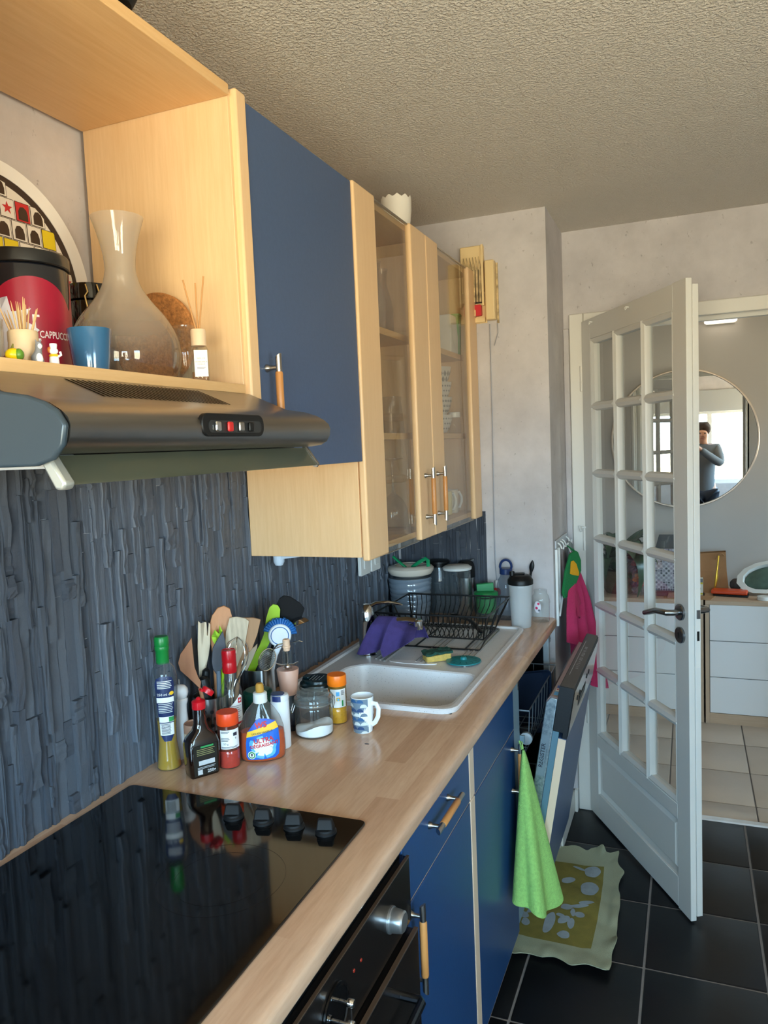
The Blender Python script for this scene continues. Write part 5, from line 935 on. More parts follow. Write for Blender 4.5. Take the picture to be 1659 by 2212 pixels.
for k in range(12): a = 2*PI*k/12; b.add([(.022 * math.cos(a), .022 * math.sin(a), .0058), (.040 * math.cos(a - .05), .040 * math.sin(a - .05), .0046), (.040 * math.cos(a + .05), .040 * math.sin(a + .05), .0046)], [(0, 1, 2)])
obj('holes', b, mat('dark_teal', '#0a4348', .6), t, kind='stuff')
t = thing('purple_cloth', 'purple dish cloth draped over the tap spout', 'cloth', (.20, 2.14, .91)); b = B()
hem = [(0, .926), (.16, .924), (.30, .930), (.42, .948), (.47, .921), (.60, .934), (.72, .948), (1, .982)]
def hemz(v):
    for (a, z0), (b_, z1) in zip(hem, hem[1:]):
        if a <= v <= b_: return z0 + (z1 - z0) * (v - a) / (b_ - a)
def cloth(u, v):
    s_ = (u - .42) / .58 if u > .42 else (u - .42) / .42; d = abs(s_); zr = 1.034 - .030 * max(0, min(1, (v - .42) / .3)); zh = hemz(v) if s_ > 0 else .95
    xx = (.160 + .125 * v) * (1 - d) + (.108 + .185 * v) * d; zz = zr + (zh - zr) * d ** 1.15
    yy = 2.137 - (.022 * min(1, d * 4) + .034 * d ** .7 + .012 * d * math.sin(15 * v + .8)) * (1 if s_ > 0 else -.9) + (.030 if s_ <= 0 and v > .4 else 0) * d
    if v > .42: yy += .020 * min(1, (v - .42) / .2) * (1 - d)
    return (xx, yy, zz)
b.grid(cloth, 44, 40, .0022); obj('cloth', b, mat('purple_microfibre', '#453873', .95, vary=.12, vscale=60, bump=.5, bscale=500), t, True)
# sockets and bracket under the cabinet
for k, (yy, lb_) in enumerate(((2.392, 'white wall switch plate below the cabinet, nearer one'), (2.487, 'white double wall socket below the cabinet, farther one'))):
    t = thing('switch_plate', lb_, 'socket', (.0, yy, 1.155)); obj('plate', B().prism(rrect(.082, .082, .006, 4, 0, 0), 'x', 0, .012), M_wplastic, t, bevel=.002)
    obj('rocker', B().prism(rrect(.034, .040, .006, 4), 'x', .0122, .016), M_wplastic, t, bevel=.002)
t = thing('cabinet_bracket', 'white rounded plastic bracket hanging under the glass cabinet', 'bracket', (.05, 1.735, 1.2845)); obj('drop', B().lathe([(.0005, -.034), (.010, -.031), (.0145, -.022), (.015, -.004), (.015, 0)], 24), mat('bracket_white', '#bfd0e2', .35), t); obj('arm', B().loft([[(.01, -.010, -.0005), (.01, .010, -.0005), (.01, .010, -.014), (.01, -.010, -.014)], [(.09, -.008, -.0005), (.09, .008, -.0005), (.09, .008, -.004), (.09, -.008, -.004)]]), MC['bracket_white'], t)
# intercom chime on the pier
t = thing('door_chime', 'cream door chime with slotted cover and open red workings on the pier', 'chime', (.34, 2.7845, 2.13)); CY = mat('aged_cream', '#e3c894', .45); yF = 2.7845
obj('back_plate', B().box(.318, yF - .006, 1.99, .372, yF, 2.10), CY, t, True); obj('slotted_cover', B().box(.281, yF - .022, 2.10, .367, yF, 2.266), CY, t, True, bevel=.003)
obj('resonator', B().box(.300, yF - .020, 2.062, .358, yF - .001, 2.0995), mat('worn_dark', '#2a2019', .7, vary=.5, vscale=60), t, True)
for k in range(6):
    xx = .296 + k * .0112
    obj('slat', B().prism([(xx, 2.225), (xx + .006, 2.195), (xx + .0065, 2.064), (xx - .0005, 2.064), (xx, 2.195)], 'y', yF - .030, yF - .0225), mat('worn_cream', '#b9a176', .6, vary=.5, vscale=50), t, True)
    obj('slot', B().prism([(xx + .0075, 2.180), (xx + .0105, 2.180), (xx + .0105, 2.064), (xx + .0070, 2.064)], 'y', yF - .0240, yF - .0222), MC['worn_dark'], t, True)
obj('side_rail', B().box(.361, yF - .030, 2.05, .3685, yF - .0225, 2.266), CY, t, True); obj('red_coil', B().prism(rrect(.026, .040, .005, 4, .342, 2.035), 'y', yF - .024, yF - .0062), RED, t, True, label='red coil'); obj('clip', B().prism(rrect(.010, .024, .004, 4, .330, 2.026), 'y', yF - .028, yF - .0242), CY, t, True); obj('base_bar', B().box(.325, yF - .02, 1.992, .368, yF - .0062, 2.008), CY, t, True)
obj('cover', B().box(.374, yF - .036, 1.996, .408, yF - .001, 2.207), CY, t, True, bevel=.004, label='plain cream cover'); obj('frame', B().box(.409, yF - .006, 1.985, .416, yF, 2.20), MC['worn_cream'], t, True)
t = thing('chime_cable', 'thin grey cable running down the pier with a red and white plug', 'cable', (.378, 2.78, 1.40)); obj('cable', B().tube([(.380, 2.782, 1.985), (.379, 2.7815, 1.65), (.375, 2.782, 1.32), (.374, 2.7815, 1.10), (.378, 2.779, 1.035)], .0021, 8), mat('cable_grey', '#9a9ba2', .6), t, True); obj('loose_end', B().tube([(.409, 2.782, 1.984), (.410, 2.781, 1.95), (.396, 2.778, 1.905)], .0016, 6), MC['cable_grey'], t, True); obj('plug', B().cyl((.378, 2.779, 1.034), (.380, 2.774, 1.008), .0075, .0085), M_wplastic, t, True); obj('plug_body', B().lathe([(.012, 0), (.015, .004), (.015, .02), (.009, .026), (0, .026)], 18, (.380, 2.765, .981)), RED, t, True, label='red plug body')
# ---------------------------------------------------------------- dishwasher with its door ajar
t = thing('dishwasher', 'built-in dishwasher with its door ajar at the end of the row', 'dishwasher', (.55, 2.44, .1)); M_galv = NT('galvanised_steel')
f_ = M_galv.noise(70, 5, .7); M_galv.set(Base_Color=M_galv.ramp(f_, [(.35, lin('#6f7f88')), (.65, lin('#aab7be'))]), Roughness=.38, Metallic=.75); M_galv = M_galv.m
M_dk = mat('tub_steel', '#24262a', .3, .8); M_fl = mat('pale_blue_metal', '#8fa8b5', .45, .25)
obj('tub', B().box(.04, 2.197, .12, .052, 2.745, .845).box(.052, 2.197, .12, .5445, 2.2055, .845).box(.052, 2.737, .12, .553, 2.745, .845).box(.052, 2.206, .12, .553, 2.737, .135).box(.052, 2.206, .83, .553, 2.737, .845), M_dk, t, True)
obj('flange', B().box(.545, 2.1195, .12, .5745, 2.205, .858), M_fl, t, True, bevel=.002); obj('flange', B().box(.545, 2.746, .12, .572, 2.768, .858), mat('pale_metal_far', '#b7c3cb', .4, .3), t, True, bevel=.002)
for yy in (2.185, 2.752):
    br = obj('mount_tab', B().box(.5748, yy, .815, .5765, yy + .014, .857), M_satin, t, True)
    for zz in (.828, .845): obj('screw_hole', B().cyl((.5763, yy + .007, zz), (.5769, yy + .007, zz), .003, seg=10), M_black, br, True)
th_ = math.radians(9.6); DM = Matrix.Translation((.551, 0, .11)) @ Matrix.Rotation(th_, 4, 'Y')
def D(pts, ya, yb): b = B(); b.X = DM; b.prism(pts, 'y', ya, yb); return b      # (outwards, upwards)
d = obj('door', D([(0, .07), (.031, .07), (.031, .722), (.012, .724), (.001, .706)], 2.128, 2.742), M_galv, t, True, bevel=.002, label='galvanised inner door')
obj('door_top', D([(.0015, .7065), (.0122, .7246), (.0310, .7226), (.0310, .7262), (.010, .728), (.0005, .710)], 2.130, 2.740), mat('brushed_pink_steel', '#b49a94', .3, .9), d, True)
obj('door_frame', D([(.0315, .07), (.049, .07), (.049, .628), (.0315, .628)], 2.128, 2.742), mat('teal_sheet', '#5d7f90', .45, .3), d, True)
cb = obj('control_box', D([(.0315, .629), (.060, .6285), (.060, .612), (.073, .612), (.0735, .758), (.068, .763), (.0315, .763)], 2.127, 2.743), mat('control_black', '#101216', .45, bump=.1, bscale=300), t, True, bevel=.001, label='black control box')
obj('control_strip', D([(.034, .7632), (.071, .7632), (.071, .7645), (.034, .7645)], 2.130, 2.740), mat('bronze_strip', '#4a423d', .35, .5), cb, True)
FM = lambda u, v: tuple(DM @ V((.0525 + v, 2.44 + u, .7647)))
b = B(); b.text('P  1  2  3  4   ECO   AUTO  1/2   0:00', .012, lambda u, v: FM(u, v), 0, 0, 0, sx=1.35); lines(b, FM, -.2, .2, [-.011], .0012, .03); obj('print_programmes', b, mat('print_grey', '#b9bdc0', .5), cb)
for o_ in cb.children:
    if o_.name.startswith('print_programmes'): o_.data.transform(MW[t.name].inverted())
fa = obj('fascia', D([(.0738, .618), (.0748, .618), (.0755, .752), (.0742, .752)], 2.134, 2.736), mat('polished_fascia', '#c9c4c0', .12, 1.), cb, True)
for k in range(4):
    b = B(); b.X = DM @ Matrix.Translation((.0757, 2.245 + k * .05 + (.12 if k > 1 else 0), .70)) @ Matrix.Rotation(PI/2, 4, 'Y'); b.lathe([(.008, 0), (.008, .0015), (0, .0018)], 16); obj('button', b, M_black, cb, True)
obj('grip_recess', D([(.0758, .655), (.0762, .655), (.0764, .685), (.0760, .685)], 2.30, 2.46), M_black, cb, True)
dp = obj('decor_panel', D([(.0495, .06), (.0715, .06), (.0720, .611), (.0495, .611)], 2.1305, 2.7395), M_blue, t, True, bevel=.001, label='navy front panel')
obj('edge_band', D([(.0498, .062), (.0712, .062), (.0716, .609), (.0498, .609)], 2.1285, 2.1303), mat('pale_edge_band', '#d6bea5', .5), dp, True)
GP_ = lambda u, v: tuple(DM @ V((.0155 - v, 2.1276, .548 + u)))
b = B(); b.flat(rect(.125, .022, 0, 0), GP_); o_ = obj('print_plate', b, mat('stamp_grey', '#7d8d97', .4, .4), d); o_.data.transform(MW[t.name].inverted())
GP2 = lambda u, v: tuple(DM @ V((.0155 - v, 2.1272, .548 + u)))
b = B(); b.text('REGISTER', .0165, GP2, 0, .003, 0, bold=.0003, sx=1.05); b.text('your appliance online', .005, GP2, 0, -.007, 0); o_ = obj('print_stamp', b, INK, d); o_.data.transform(MW[t.name].inverted())
EM = lambda u, v: tuple(DM @ V((.0205 + v, 2.185 + u, .7275)))
for s0, w_, c_ in ((-.045, .03, SKYB), (-.012, .026, WHT), (.016, .022, BLU)):
    b = B(); b.flat(rect(w_, .015, s0 + .02, 0), EM); o_ = obj('print_sticker', b, c_, d); o_.data.transform(MW[t.name].inverted())
b = B(); b.flat(rect(.010, .006, .010, 0), lambda u, v: tuple(DM @ V((.0205 + v, 2.185 + u, .7280)))); o_ = obj('print_sticker_red', b, RED, d); o_.data.transform(MW[t.name].inverted())
M_rk = mat('rack_wire', '#8e99a3', .3, .6)
for nm, za, zb, xf_ in (('upper_rack', .60, .74, .60), ('lower_rack', .20, .36, .57)):
    r_ = obj(nm, B().tube([(.08, 2.225, zb), (xf_, 2.225, zb), (xf_, 2.72, zb), (.08, 2.72, zb)], .0028, 6, closed=True), M_rk, t, True)
    obj('rack_floor', B().tube([(.08, 2.235, za), (xf_ - .02, 2.235, za), (xf_ - .02, 2.71, za), (.08, 2.71, za)], .0024, 6, closed=True), M_rk, r_, True)
    for k in range(10):
        yy = 2.235 + k * .0525; obj('rack_wire', B().tube([(xf_, yy, zb), (xf_ - .004, yy, (za + zb) / 2), (xf_ - .02, yy, za), (.08, yy, za)], .0019, 6), M_rk, r_, True)
    for k in range(6):
        xx = .12 + k * .08; obj('rack_wire', B().tube([(xx, 2.225, zb), (xx, 2.231, za), (xx, 2.71, za), (xx, 2.72, zb)], .0019, 6), M_rk, r_, True)
    for k in range(8): obj('tine', B().tube([(.35, 2.26 + k * .055, za), (.36, 2.26 + k * .055, za + .09)], .0019, 6), M_rk, r_, True)
k = B(); k.X = Matrix.Translation((.590, 2.222, .655)) @ Matrix.Rotation(PI/2, 4, 'X'); k.lathe([(.004, -.012), (.017, -.012), (.019, -.008), (.019, .004), (.016, .006), (.004, .006)], 24); obj('rail_roller', k, mat('roller_grey', '#b4bfc6', .4), t, True); obj('rail', B().box(.40, 2.207, .645, .588, 2.214, .668), M_fl, t, True)
t = thing('oven_tray', 'dark blue rectangular tray standing on edge in the dishwasher', 'tray', (.47, 2.33, .605)); b = B(); b.X = Matrix.Translation((.505, 2.56, .655)) @ Matrix.Rotation(-1.0, 4, 'Z') @ Matrix.Rotation(.06, 4, 'Y')
b.loft([[(x_, p[0], p[1]) for p in rrect(w_, h_, .02, 5)] for w_, h_, x_ in ((.17, .20, 0), (.19, .215, .012), (.20, .225, .030), (.196, .221, .030), (.18, .205, .012), (.165, .19, .004))]); obj('tray', b, mat('tray_blue', '#2a3850', .25), t, True)
# ---------------------------------------------------------------- glazed door, standing open
DX = math.atan2(-.8638, .5039); dh = holder('door_1'); dh.location = (.662, 3.140, 0); dh.rotation_euler = (0, 0, DX); MW['door_1'] = Matrix.Translation((.662, 3.140, 0)) @ Matrix.Rotation(DX, 4, 'Z')
M_door = mat('door_white', '#d6d5d0', .38, vary=.02, vscale=3); DW = .768
def dbox(nm, x0, z0, x1, z1, y0=0., y1=.0395, bev=.0015): return obj(nm, B().box(x0, y0, z0, x1, y1, z1), M_door, dh, bevel=bev)
dbox('stile', 0, .010, .0799, 2.012); s1_ = obj('stile', B().box(.692, 0, .006, DW, .0195, 2.014).box(.692, .0198, .020, DW + .002, .0395, 1.996), M_door, dh, bevel=.0015)
dbox('rail', .080, 1.934, .6919, 2.012); dbox('rail', .080, .308, .6919, .358); dbox('rail', .080, .010, .6919, .112)
obj('panel', B().loft([[(.0805, .010, .1125), (.6915, .010, .1125), (.6915, .010, .3075), (.0805, .010, .3075)], [(.096, .016, .128), (.676, .016, .128), (.676, .016, .292), (.096, .016, .292)], [(.108, .006, .140), (.664, .006, .140), (.664, .006, .280), (.108, .006, .280)]][::-1], True, True, False).box(.0805, .0165, .1125, .6915, .028, .3075), M_door, dh)
xs = [(.080, .266), (.294, .478), (.506, .692)]; ZB = [.358, .6285, .893, 1.1585, 1.4155, 1.6755, 1.934]
PF = [(-.017, .014), (-.012, .004), (-.006, .001), (0, -.003), (.006, .001), (.012, .004), (.017, .014), (.017, .026), (.006, .036), (-.006, .036), (-.017, .026)]
for xc in (.280, .492): obj('muntin', B().prism([(xc + a, b_) for a, b_ in PF], 'z', .3582, 1.9338), M_door, dh)
for zc in ZB[1:-1]:
    for a, c_ in xs: obj('glazing_bar', B().prism([(b_, zc + a_) for a_, b_ in PF], 'x', a + (.001 if a > .1 else .0), c_ - (.001 if c_ < .6 else 0)), M_door, dh)
md = [(0, .002), (.006, .000), (.012, .004), (.018, .008), (.019, .030), (0, .030)]
obj('moulding', B().prism([(.0802 + a, b_) for a, b_ in md], 'z', .3582, 1.9338), M_door, dh); obj('moulding', B().prism([(.6918 - a, b_) for a, b_ in md], 'z', .3582, 1.9338), M_door, dh)
obj('moulding', B().prism([(b_, .3583 + a) for a, b_ in md], 'x', .081, .691), M_door, dh); obj('moulding', B().prism([(b_, 1.9337 - a) for a, b_ in md], 'x', .081, .691), M_door, dh)
MP_ = glass('door_pane', '#f7faf9', dens=.03, refl=.12)
for a, c_ in xs:
    for za, zb in zip(ZB, ZB[1:]): obj('pane', B().add([(a + .004, .0205, za + .004), (c_ - .004, .0205, za + .004), (c_ - .004, .0205, zb - .004), (a + .004, .0205, zb - .004)], [(0, 1, 2, 3)]), MP_, dh)
def spin(y, x, z, prof, n=28): b = B(); b.X = Matrix.Translation((x, y, z)) @ Matrix.Rotation(PI/2, 4, 'X'); b.lathe(prof, n); return b
M_lv = mat('lever_steel', '#8b8d8f', .25, 1.)
h_ = obj('lever_handle', B().tube([(.724, -.002, .998), (.724, -.030, .998), (.718, -.046, .998), (.700, -.050, .998), (.66, -.052, .994), (.635, -.052, .986), (.590, -.052, .972)], [.0095, .0095, .0098, .0098, .0098, .0098, .0085], 14), M_lv, dh)
obj('rosette', spin(-.0005, .724, .998, [(.026, 0), (.026, .006), (.023, .0085), (.012, .009), (0, .009)]), M_lv, dh); obj('key_rosette', spin(-.0005, .724, .925, [(.026, 0), (.026, .006), (.023, .0085), (0, .0085)]), M_lv, dh); obj('keyhole', B().box(.722, -.0098, .916, .726, -.0091, .934), M_black, dh)
obj('lever_handle', B().tube([(.724, .0405, .998), (.724, .075, .998), (.720, .090, .998), (.70, .094, .998), (.60, .094, .985)], .0098, 14), M_lv, dh); obj('rosette', spin(.049, .724, .998, [(0, 0), (.023, .0005), (.026, .003), (.026, .0085)]), M_lv, dh)
obj('lock_plate', B().box(DW + .0021, .0225, .83, DW + .0029, .0375, 1.08), M_white, dh); obj('latch', B().box(DW + .003, .025, .985, DW + .007, .035, 1.012), M_lv, dh); obj('bolt_slot', B().box(DW + .003, .026, .915, DW + .0036, .034, .945), M_black, dh)
for zz in (.38, 1.10, 1.74): obj('hinge', B().cyl((-.004, -.002, zz), (-.004, -.002, zz + .10), .006, seg=12), M_white, dh)
for xx in (.105, .405): obj('curtain_hook', B().tube([(xx, -.0005, 1.995), (xx, -.012, 1.996), (xx + .004, -.018, 1.990), (xx + .010, -.018, 1.985), (xx + .016, -.016, 1.990)], .0022, 8), M_wplastic, dh)
obj('hook_catch', B().tube([(.004, -.0005, 1.195), (.004, -.016, 1.195), (-.010, -.022, 1.200), (.010, -.022, 1.180)], .004, 8), M_wplastic, dh)
# ---------------------------------------------------------------- cloths
M_gt = mat('lime_terry', '#98cd70', .95, vary=.12, vscale=120, bump=.9, bscale=420)
t = thing('green_towel', 'lime green terry towel hanging from the sink cabinet handle', 'towel', (.612, 2.07, .70)); b = B()
def gtow(u, v):
    a = 2 * PI * u; w_ = .004 + .118 * v ** .8; dpt = .003 + .052 * v ** .8; fold = 1 + .30 * v * math.sin(5 * a + .5) * min(1, v * 2.5)
    x_ = .613 + .030 * v + dpt * fold * math.cos(a); y_ = 2.070 - .012 * v + w_ * (1 + .12 * v * math.sin(5 * a + .5)) * math.sin(a)
    drop = .385 + .045 * math.sin(a + 2.2) + .02 * math.sin(2 * a + 1)
    x_ = max(x_, .5815 if v > .1 else .598)
    return (x_, y_, .682 - drop * v)
b.grid(gtow, 72, 44); obj('towel', b, M_gt, t, True); obj('loop', B().tube([(.608, 2.070, .684), (.607, 2.060, .70), (.604, 2.064, .7085), (.607, 2.078, .70), (.611, 2.071, .684)], .0028, 6), M_gt, t, True)
M_pk = mat('raspberry_cloth', '#b32a56', .95, vary=.06, vscale=30, bump=.6, bscale=320)
t = thing('pink_towel', 'raspberry pink towel hanging from the hook rail by the door', 'towel', (.63, 2.97, 1.12)); b = B()
def ptow(u, v):
    s_ = (u - .5) * 2; sp = .012 + .150 * min(1, v * 1.6) ** .8
    y_ = 2.985 - .035 * min(1, v * 2) + sp * s_ * (.85 + .15 * v); x_ = .622 + .055 * v ** .8 * (1 + .85 * s_) + .020 * math.sin(7 * s_ + 1.2) * min(1, v * 3) + .012 * math.cos(15 * s_) * v
    return (max(.605, x_), y_, 1.115 - (.50 + .06 * s_ - .13 * max(0, -s_) * (1 if v > .0 else 0)) * v + .015 * math.sin(6 * s_) * v)
b.grid(ptow, 48, 36, .003); obj('towel', b, M_pk, t, True); obj('loop', B().tube([(.625, 2.985, 1.112), (.618, 2.97, 1.14), (.613, 2.955, 1.152)], .002, 6), mat('loop_white', '#dcdcdc', .8), t, True)
b = B(); b.grid(lambda u, v: (.640 + .028 * v + .008 * math.sin(6 * u), 2.90 - .085 * (1 - abs(2 * u - 1)) * v + .05 * (u - .5), 1.03 - .15 * v * (1 - .3 * u)), 16, 14, .003); obj('corner_flap', b, M_pk, t, True)
t = thing('pot_holder', 'green crochet pot holder with a yellow patch on the hook rail', 'pot holder', (.612, 2.885, 1.12)); GC = mat('crochet_green', '#12713a', .95, bump=1., bscale=260); pts = [(2.905, 1.135), (2.875, 1.125), (2.845, 1.06), (2.828, .985), (2.838, .962), (2.862, .970), (2.905, 1.01), (2.935, 1.055), (2.935, 1.095), (2.918, 1.13)]
PHX = Matrix.Translation((.608, 2.828, 0)) @ Matrix.Rotation(-.55, 4, 'Z') @ Matrix.Translation((-.606, -2.828, 0))
def PB(): b_ = B(); b_.X = PHX; return b_
obj('pad', PB().prism(pts, 'x', .606, .618), GC, t, True, bevel=.004); obj('patch', PB().prism([(2.872, 1.098), (2.866, 1.052), (2.885, 1.045), (2.915, 1.038), (2.918, 1.05), (2.904, 1.085), (2.888, 1.10)], 'x', .6182, .6205), mat('crochet_yellow', '#e0a012', .95, bump=1., bscale=260), t, True, bevel=.002); obj('loop', B().tube([(.648, 2.902, 1.130), (.620, 2.908, 1.153), (.652, 2.908, 1.130)], .0022, 6), GC, t, True)
t = thing('grey_mitt', 'grey quilted mitt hanging behind the pink towel', 'mitt', (.612, 3.07, 1.12)); b = B(); b.loft([[(.612 + d_ * math.cos(a), y_ + w_ * math.sin(a), z_) for a in [2*PI*k/16 for k in range(16)]] for w_, d_, y_, z_ in ((.004, .003, 3.045, 1.150), (.02, .009, 3.055, 1.140), (.042, .013, 3.075, 1.11), (.048, .014, 3.09, 1.06), (.044, .012, 3.095, 1.0), (.03, .008, 3.095, .965))]); obj('mitt', b, mat('mitt_grey', '#7d8481', .95, vary=.2, vscale=70), t, True)
t = thing('hook_rail', 'white hook rail on the pier side beside the door', 'hook rail', (.5915, 2.95, 1.17)); obj('rail', B().box(.5905, 2.82, 1.150, .597, 3.10, 1.180), mat('rail_grey', '#b9bdc2', .4), t, True, bevel=.002)
for yy in (2.85, 2.91, 2.955, 3.05): obj('hook', B().tube([(.597, yy, 1.168), (.606, yy, 1.162), (.612, yy, 1.147), (.617, yy, 1.146), (.620, yy, 1.156)], .003, 8), M_wplastic, t, True)
t = thing('folding_drier', 'folded white drying rack bars on the pier side under the hooks', 'drying rack', (.60, 2.85, .87))
for yy, za in ((2.815, .86), (2.87, .90)): obj('bar', B().box(.591, yy, za, .601, yy + .014, 1.1485), M_wplastic, t, True, bevel=.002)
obj('strut', B().tube([(.604, 2.82, .90), (.604, 2.93, .985)], .004, 8), M_wplastic, t, True)
# floor mat
t = thing('floor_cloth', 'crumpled yellow floor cloth with beige border and grey leaf prints', 'floor cloth', (.67, 2.42, 0)); P4 = [(.505, 2.150), (.829, 2.150), (.800, 2.825), (.555, 2.800)]
def mat_h(x_, y_): return .006 + .010 * max(0, noise.noise(V((x_ * 7, y_ * 5, 2.)))) + .006 * abs(math.sin(22 * (x_ * .45 + y_) + 2 * noise.noise(V((x_ * 4, y_ * 4, 7.)))))* .6
def mat_p(u, v):
    x_ = (P4[0][0] * (1-u) + P4[1][0] * u) * (1-v) + (P4[3][0] * (1-u) + P4[2][0] * u) * v; y_ = (P4[0][1] * (1-u) + P4[1][1] * u) * (1-v) + (P4[3][1] * (1-u) + P4[2][1] * u) * v
    e = min(u, 1-u, v, 1-v); wv = max(0, 1 - e * 9)
    x_ += .022 * math.sin(PI * v) * (u - .3) + wv * .022 * noise.noise(V((u * 5, v * 7, 5.))); y_ += wv * .030 * noise.noise(V((u * 5, v * 5, 11.)))
    return x_, y_, mat_h(x_, y_) + wv * (.006 + .020 * max(0, noise.noise(V((u * 6, v * 8, 8.)))))
b = B(); b.grid(lambda u, v: mat_p(u, v), 60, 90, .0025); obj('border', b, mat('mat_beige', '#a3a68a', .95, bump=.7, bscale=420), t, True)
b = B(); b.grid(lambda u, v: tuple(V(mat_p(.04 + u * .76, .13 + v * .70)) + V((0, 0, .0012))), 50, 70); obj('print_field', b, mat('mat_yellow', '#7d7230', .95, vary=.12, vscale=30, bump=.5, bscale=420), t)
fld = [o_ for o_ in t.children if o_.name.startswith('print_field')][0]; fld.data.transform(MW[t.name].inverted())
lp = B(); mpm = lambda u, v: tuple(V(mat_p(u, v)) + V((0, 0, .0026)))
def blob(cx_, cy_, rx_, ry_, rot=0, n=22, jag=.08, seed=0): return [(cx_ + rx_ * (1 + jag * math.sin(3 * a + seed)) * math.cos(a) * math.cos(rot) - ry_ * math.sin(a) * math.sin(rot), cy_ + (rx_ * math.cos(a) * math.sin(rot) + ry_ * (1 + jag * math.sin(2 * a + seed)) * math.sin(a) * math.cos(rot)) * .55) for a in [2*PI*k/n for k in range(n)]]
for args in ((.66, .77, .10, .10), (.50, .785, .09, .02, -.3), (.66, .60, .10, .12), (.40, .66, .08, .05, .3), (.35, .27, .05, .16, .0), (.16, .36, .10, .035, .9), (.07, .30, .07, .05, -.5), (.13, .24, .04, .06, .2), (.52, .20, .06, .05), (.47, .42, .06, .05, .4), (.58, .44, .12, .022, .15), (.66, .47, .08, .025, .2), (.62, .37, .05, .045, -.6), (.55, .38, .025, .06, .2), (.48, .31, .07, .045, .9), (.56, .29, .035, .07, .1), (.44, .34, .05, .025, -.3)): lp.flat(blob(*args, seed=args[0] * 20), mpm, .02)
o_ = obj('print_leaves', lp, mat('mat_grey', '#8d979c', .95, vary=.1, vscale=40), t, kind='stuff'); o_.data.transform(MW[t.name].inverted())
# ---------------------------------------------------------------- the hall beyond the door
M_oak = wood('greyed_oak', '#b89c80', '#ccb39a', 'x', .5); M_oakz = wood('greyed_oak_upright', '#b89c80', '#ccb39a', 'z', .5); M_dw = mat('drawer_white', '#f0f1f3', .3)
def sideboard(label, xa, xb):
    t = thing('sideboard', label, 'sideboard', ((xa + xb) / 2, 4.55, 0)); ya, yb, zt_ = 4.325, 4.785, .668
    obj('top', B().box(xa, ya, zt_ - .022, xb, yb, zt_), M_oak, t, True, bevel=.002); obj('side', B().box(xa, ya, 0, xa + .02, yb, zt_ - .0225), M_oakz, t, True); obj('side', B().box(xb - .02, ya, 0, xb, yb, zt_ - .0225), M_oakz, t, True)
    obj('plinth', B().box(xa + .0205, ya + .003, 0, xb - .0205, ya + .02, .056), M_oak, t, True); obj('back', B().box(xa + .0205, yb - .01, .06, xb - .0205, yb, .64), M_dk, t, True); obj('carcass', B().box(xa + .0205, ya + .022, .0, xb - .0205, yb - .012, .643), mat('carcass_dark', '#4a443e', .7), t, True)
    for k in range(3):
        za = .0585 + k * .1975; obj('drawer', B().box(xa + .0225, ya + .002, za, xb - .0225, ya + .0205, za + .1935), M_dw, t, True, bevel=.0012)
    return t
sideboard('oak-framed sideboard with white drawers seen right of the glazed door', 1.1275, 2.03); sideboard('oak-framed sideboard with white drawers seen through the glazed door', .215, 1.1185)
ZS = .668
t = thing('round_mirror', 'large round wall mirror with a thin pale frame above the sideboards', 'mirror', (1.022, 4.797, 1.527), rot=(PI/2, 0, 0)); obj('glass', B().lathe([(.392, .004), (.392, .012), (0, .012)], 96), mat('mirror_silver', '#eef0f0', .01, 1.), t); obj('frame', B().lathe([(.3925, 0), (.404, .001), (.404, .022), (.400, .025), (.394, .025), (.3925, .021), (.3925, 0)], 96, cap0=False, cap1=False), mat('mirror_frame', '#c3b3a4', .35, .4), t); 
t = thing('wall_lamp', 'slim glowing lamp on the hall wall above the mirror', 'lamp', (1.225, 4.79, 2.18)); obj('mount', B().box(1.15, 4.775, 2.168, 1.30, 4.7985, 2.193), M_white, t, True); obj('diffuser', B().prism(rrect(.17, .022, .010, 5, 1.225, 2.183), 'y', 4.735, 4.7745), mat('lamp_glow', '#fff2dc', .4, emit=2.5), t, True)
# plant
t = thing('potted_plant', 'leafy dark green plant in a basket behind the upper door panes', 'plant', (.68, 4.50, ZS)); obj('basket', B().lathe([(.075, 0), (.095, .03), (.105, .09), (.098, .13), (.092, .13), (.090, .10), (0, .10)], 28), mat('basket_brown', '#5d4a33', .8, vary=.3, vscale=60, bump=.8, bscale=120), t)
lm = []
for k in range(5):
    b = B(); L_f = .19 + .03 * k; W_ = .022 + .007 * (k % 3); bend = .5 + .32 * k
    b.grid(lambda u, v: ((u - .5) * 2 * W_ * math.sin(PI * (.06 + .94 * v) ** .8) , L_f * (math.sin(bend * v * 1.1) / bend * .9 + .08 * v), L_f * (math.cos(bend * v) * .9 - .9 * (bend * v * .12)) * v ** .9 - .004 * math.cos((u - .5) * PI)), 4, 10)
    lm.append(b)
M_leaf = mat('dark_leaf', '#2a4c34', .35, vary=.3, vscale=14); LR = random.Random(5); meshes = [None] * 5
for k in range(64):
    q = k % 5
    if meshes[q] is None: o_ = obj('leaf', lm[q], M_leaf, t); meshes[q] = o_.data
    else: o_ = link('leaf', meshes[q], t)
    s_ = LR.uniform(.75, 1.25); a_ = LR.uniform(0, 2 * PI); o_.matrix_local = Matrix.Translation((.03 * math.cos(a_), .03 * math.sin(a_), .10 + LR.uniform(0, .14))) @ Matrix.Rotation(a_, 4, 'Z') @ Matrix.Rotation(LR.uniform(-.5, .25), 4, 'X') @ Matrix.Diagonal((s_ * 1.3, s_ * (.7 if math.cos(a_) > .2 else 1), s_, 1))
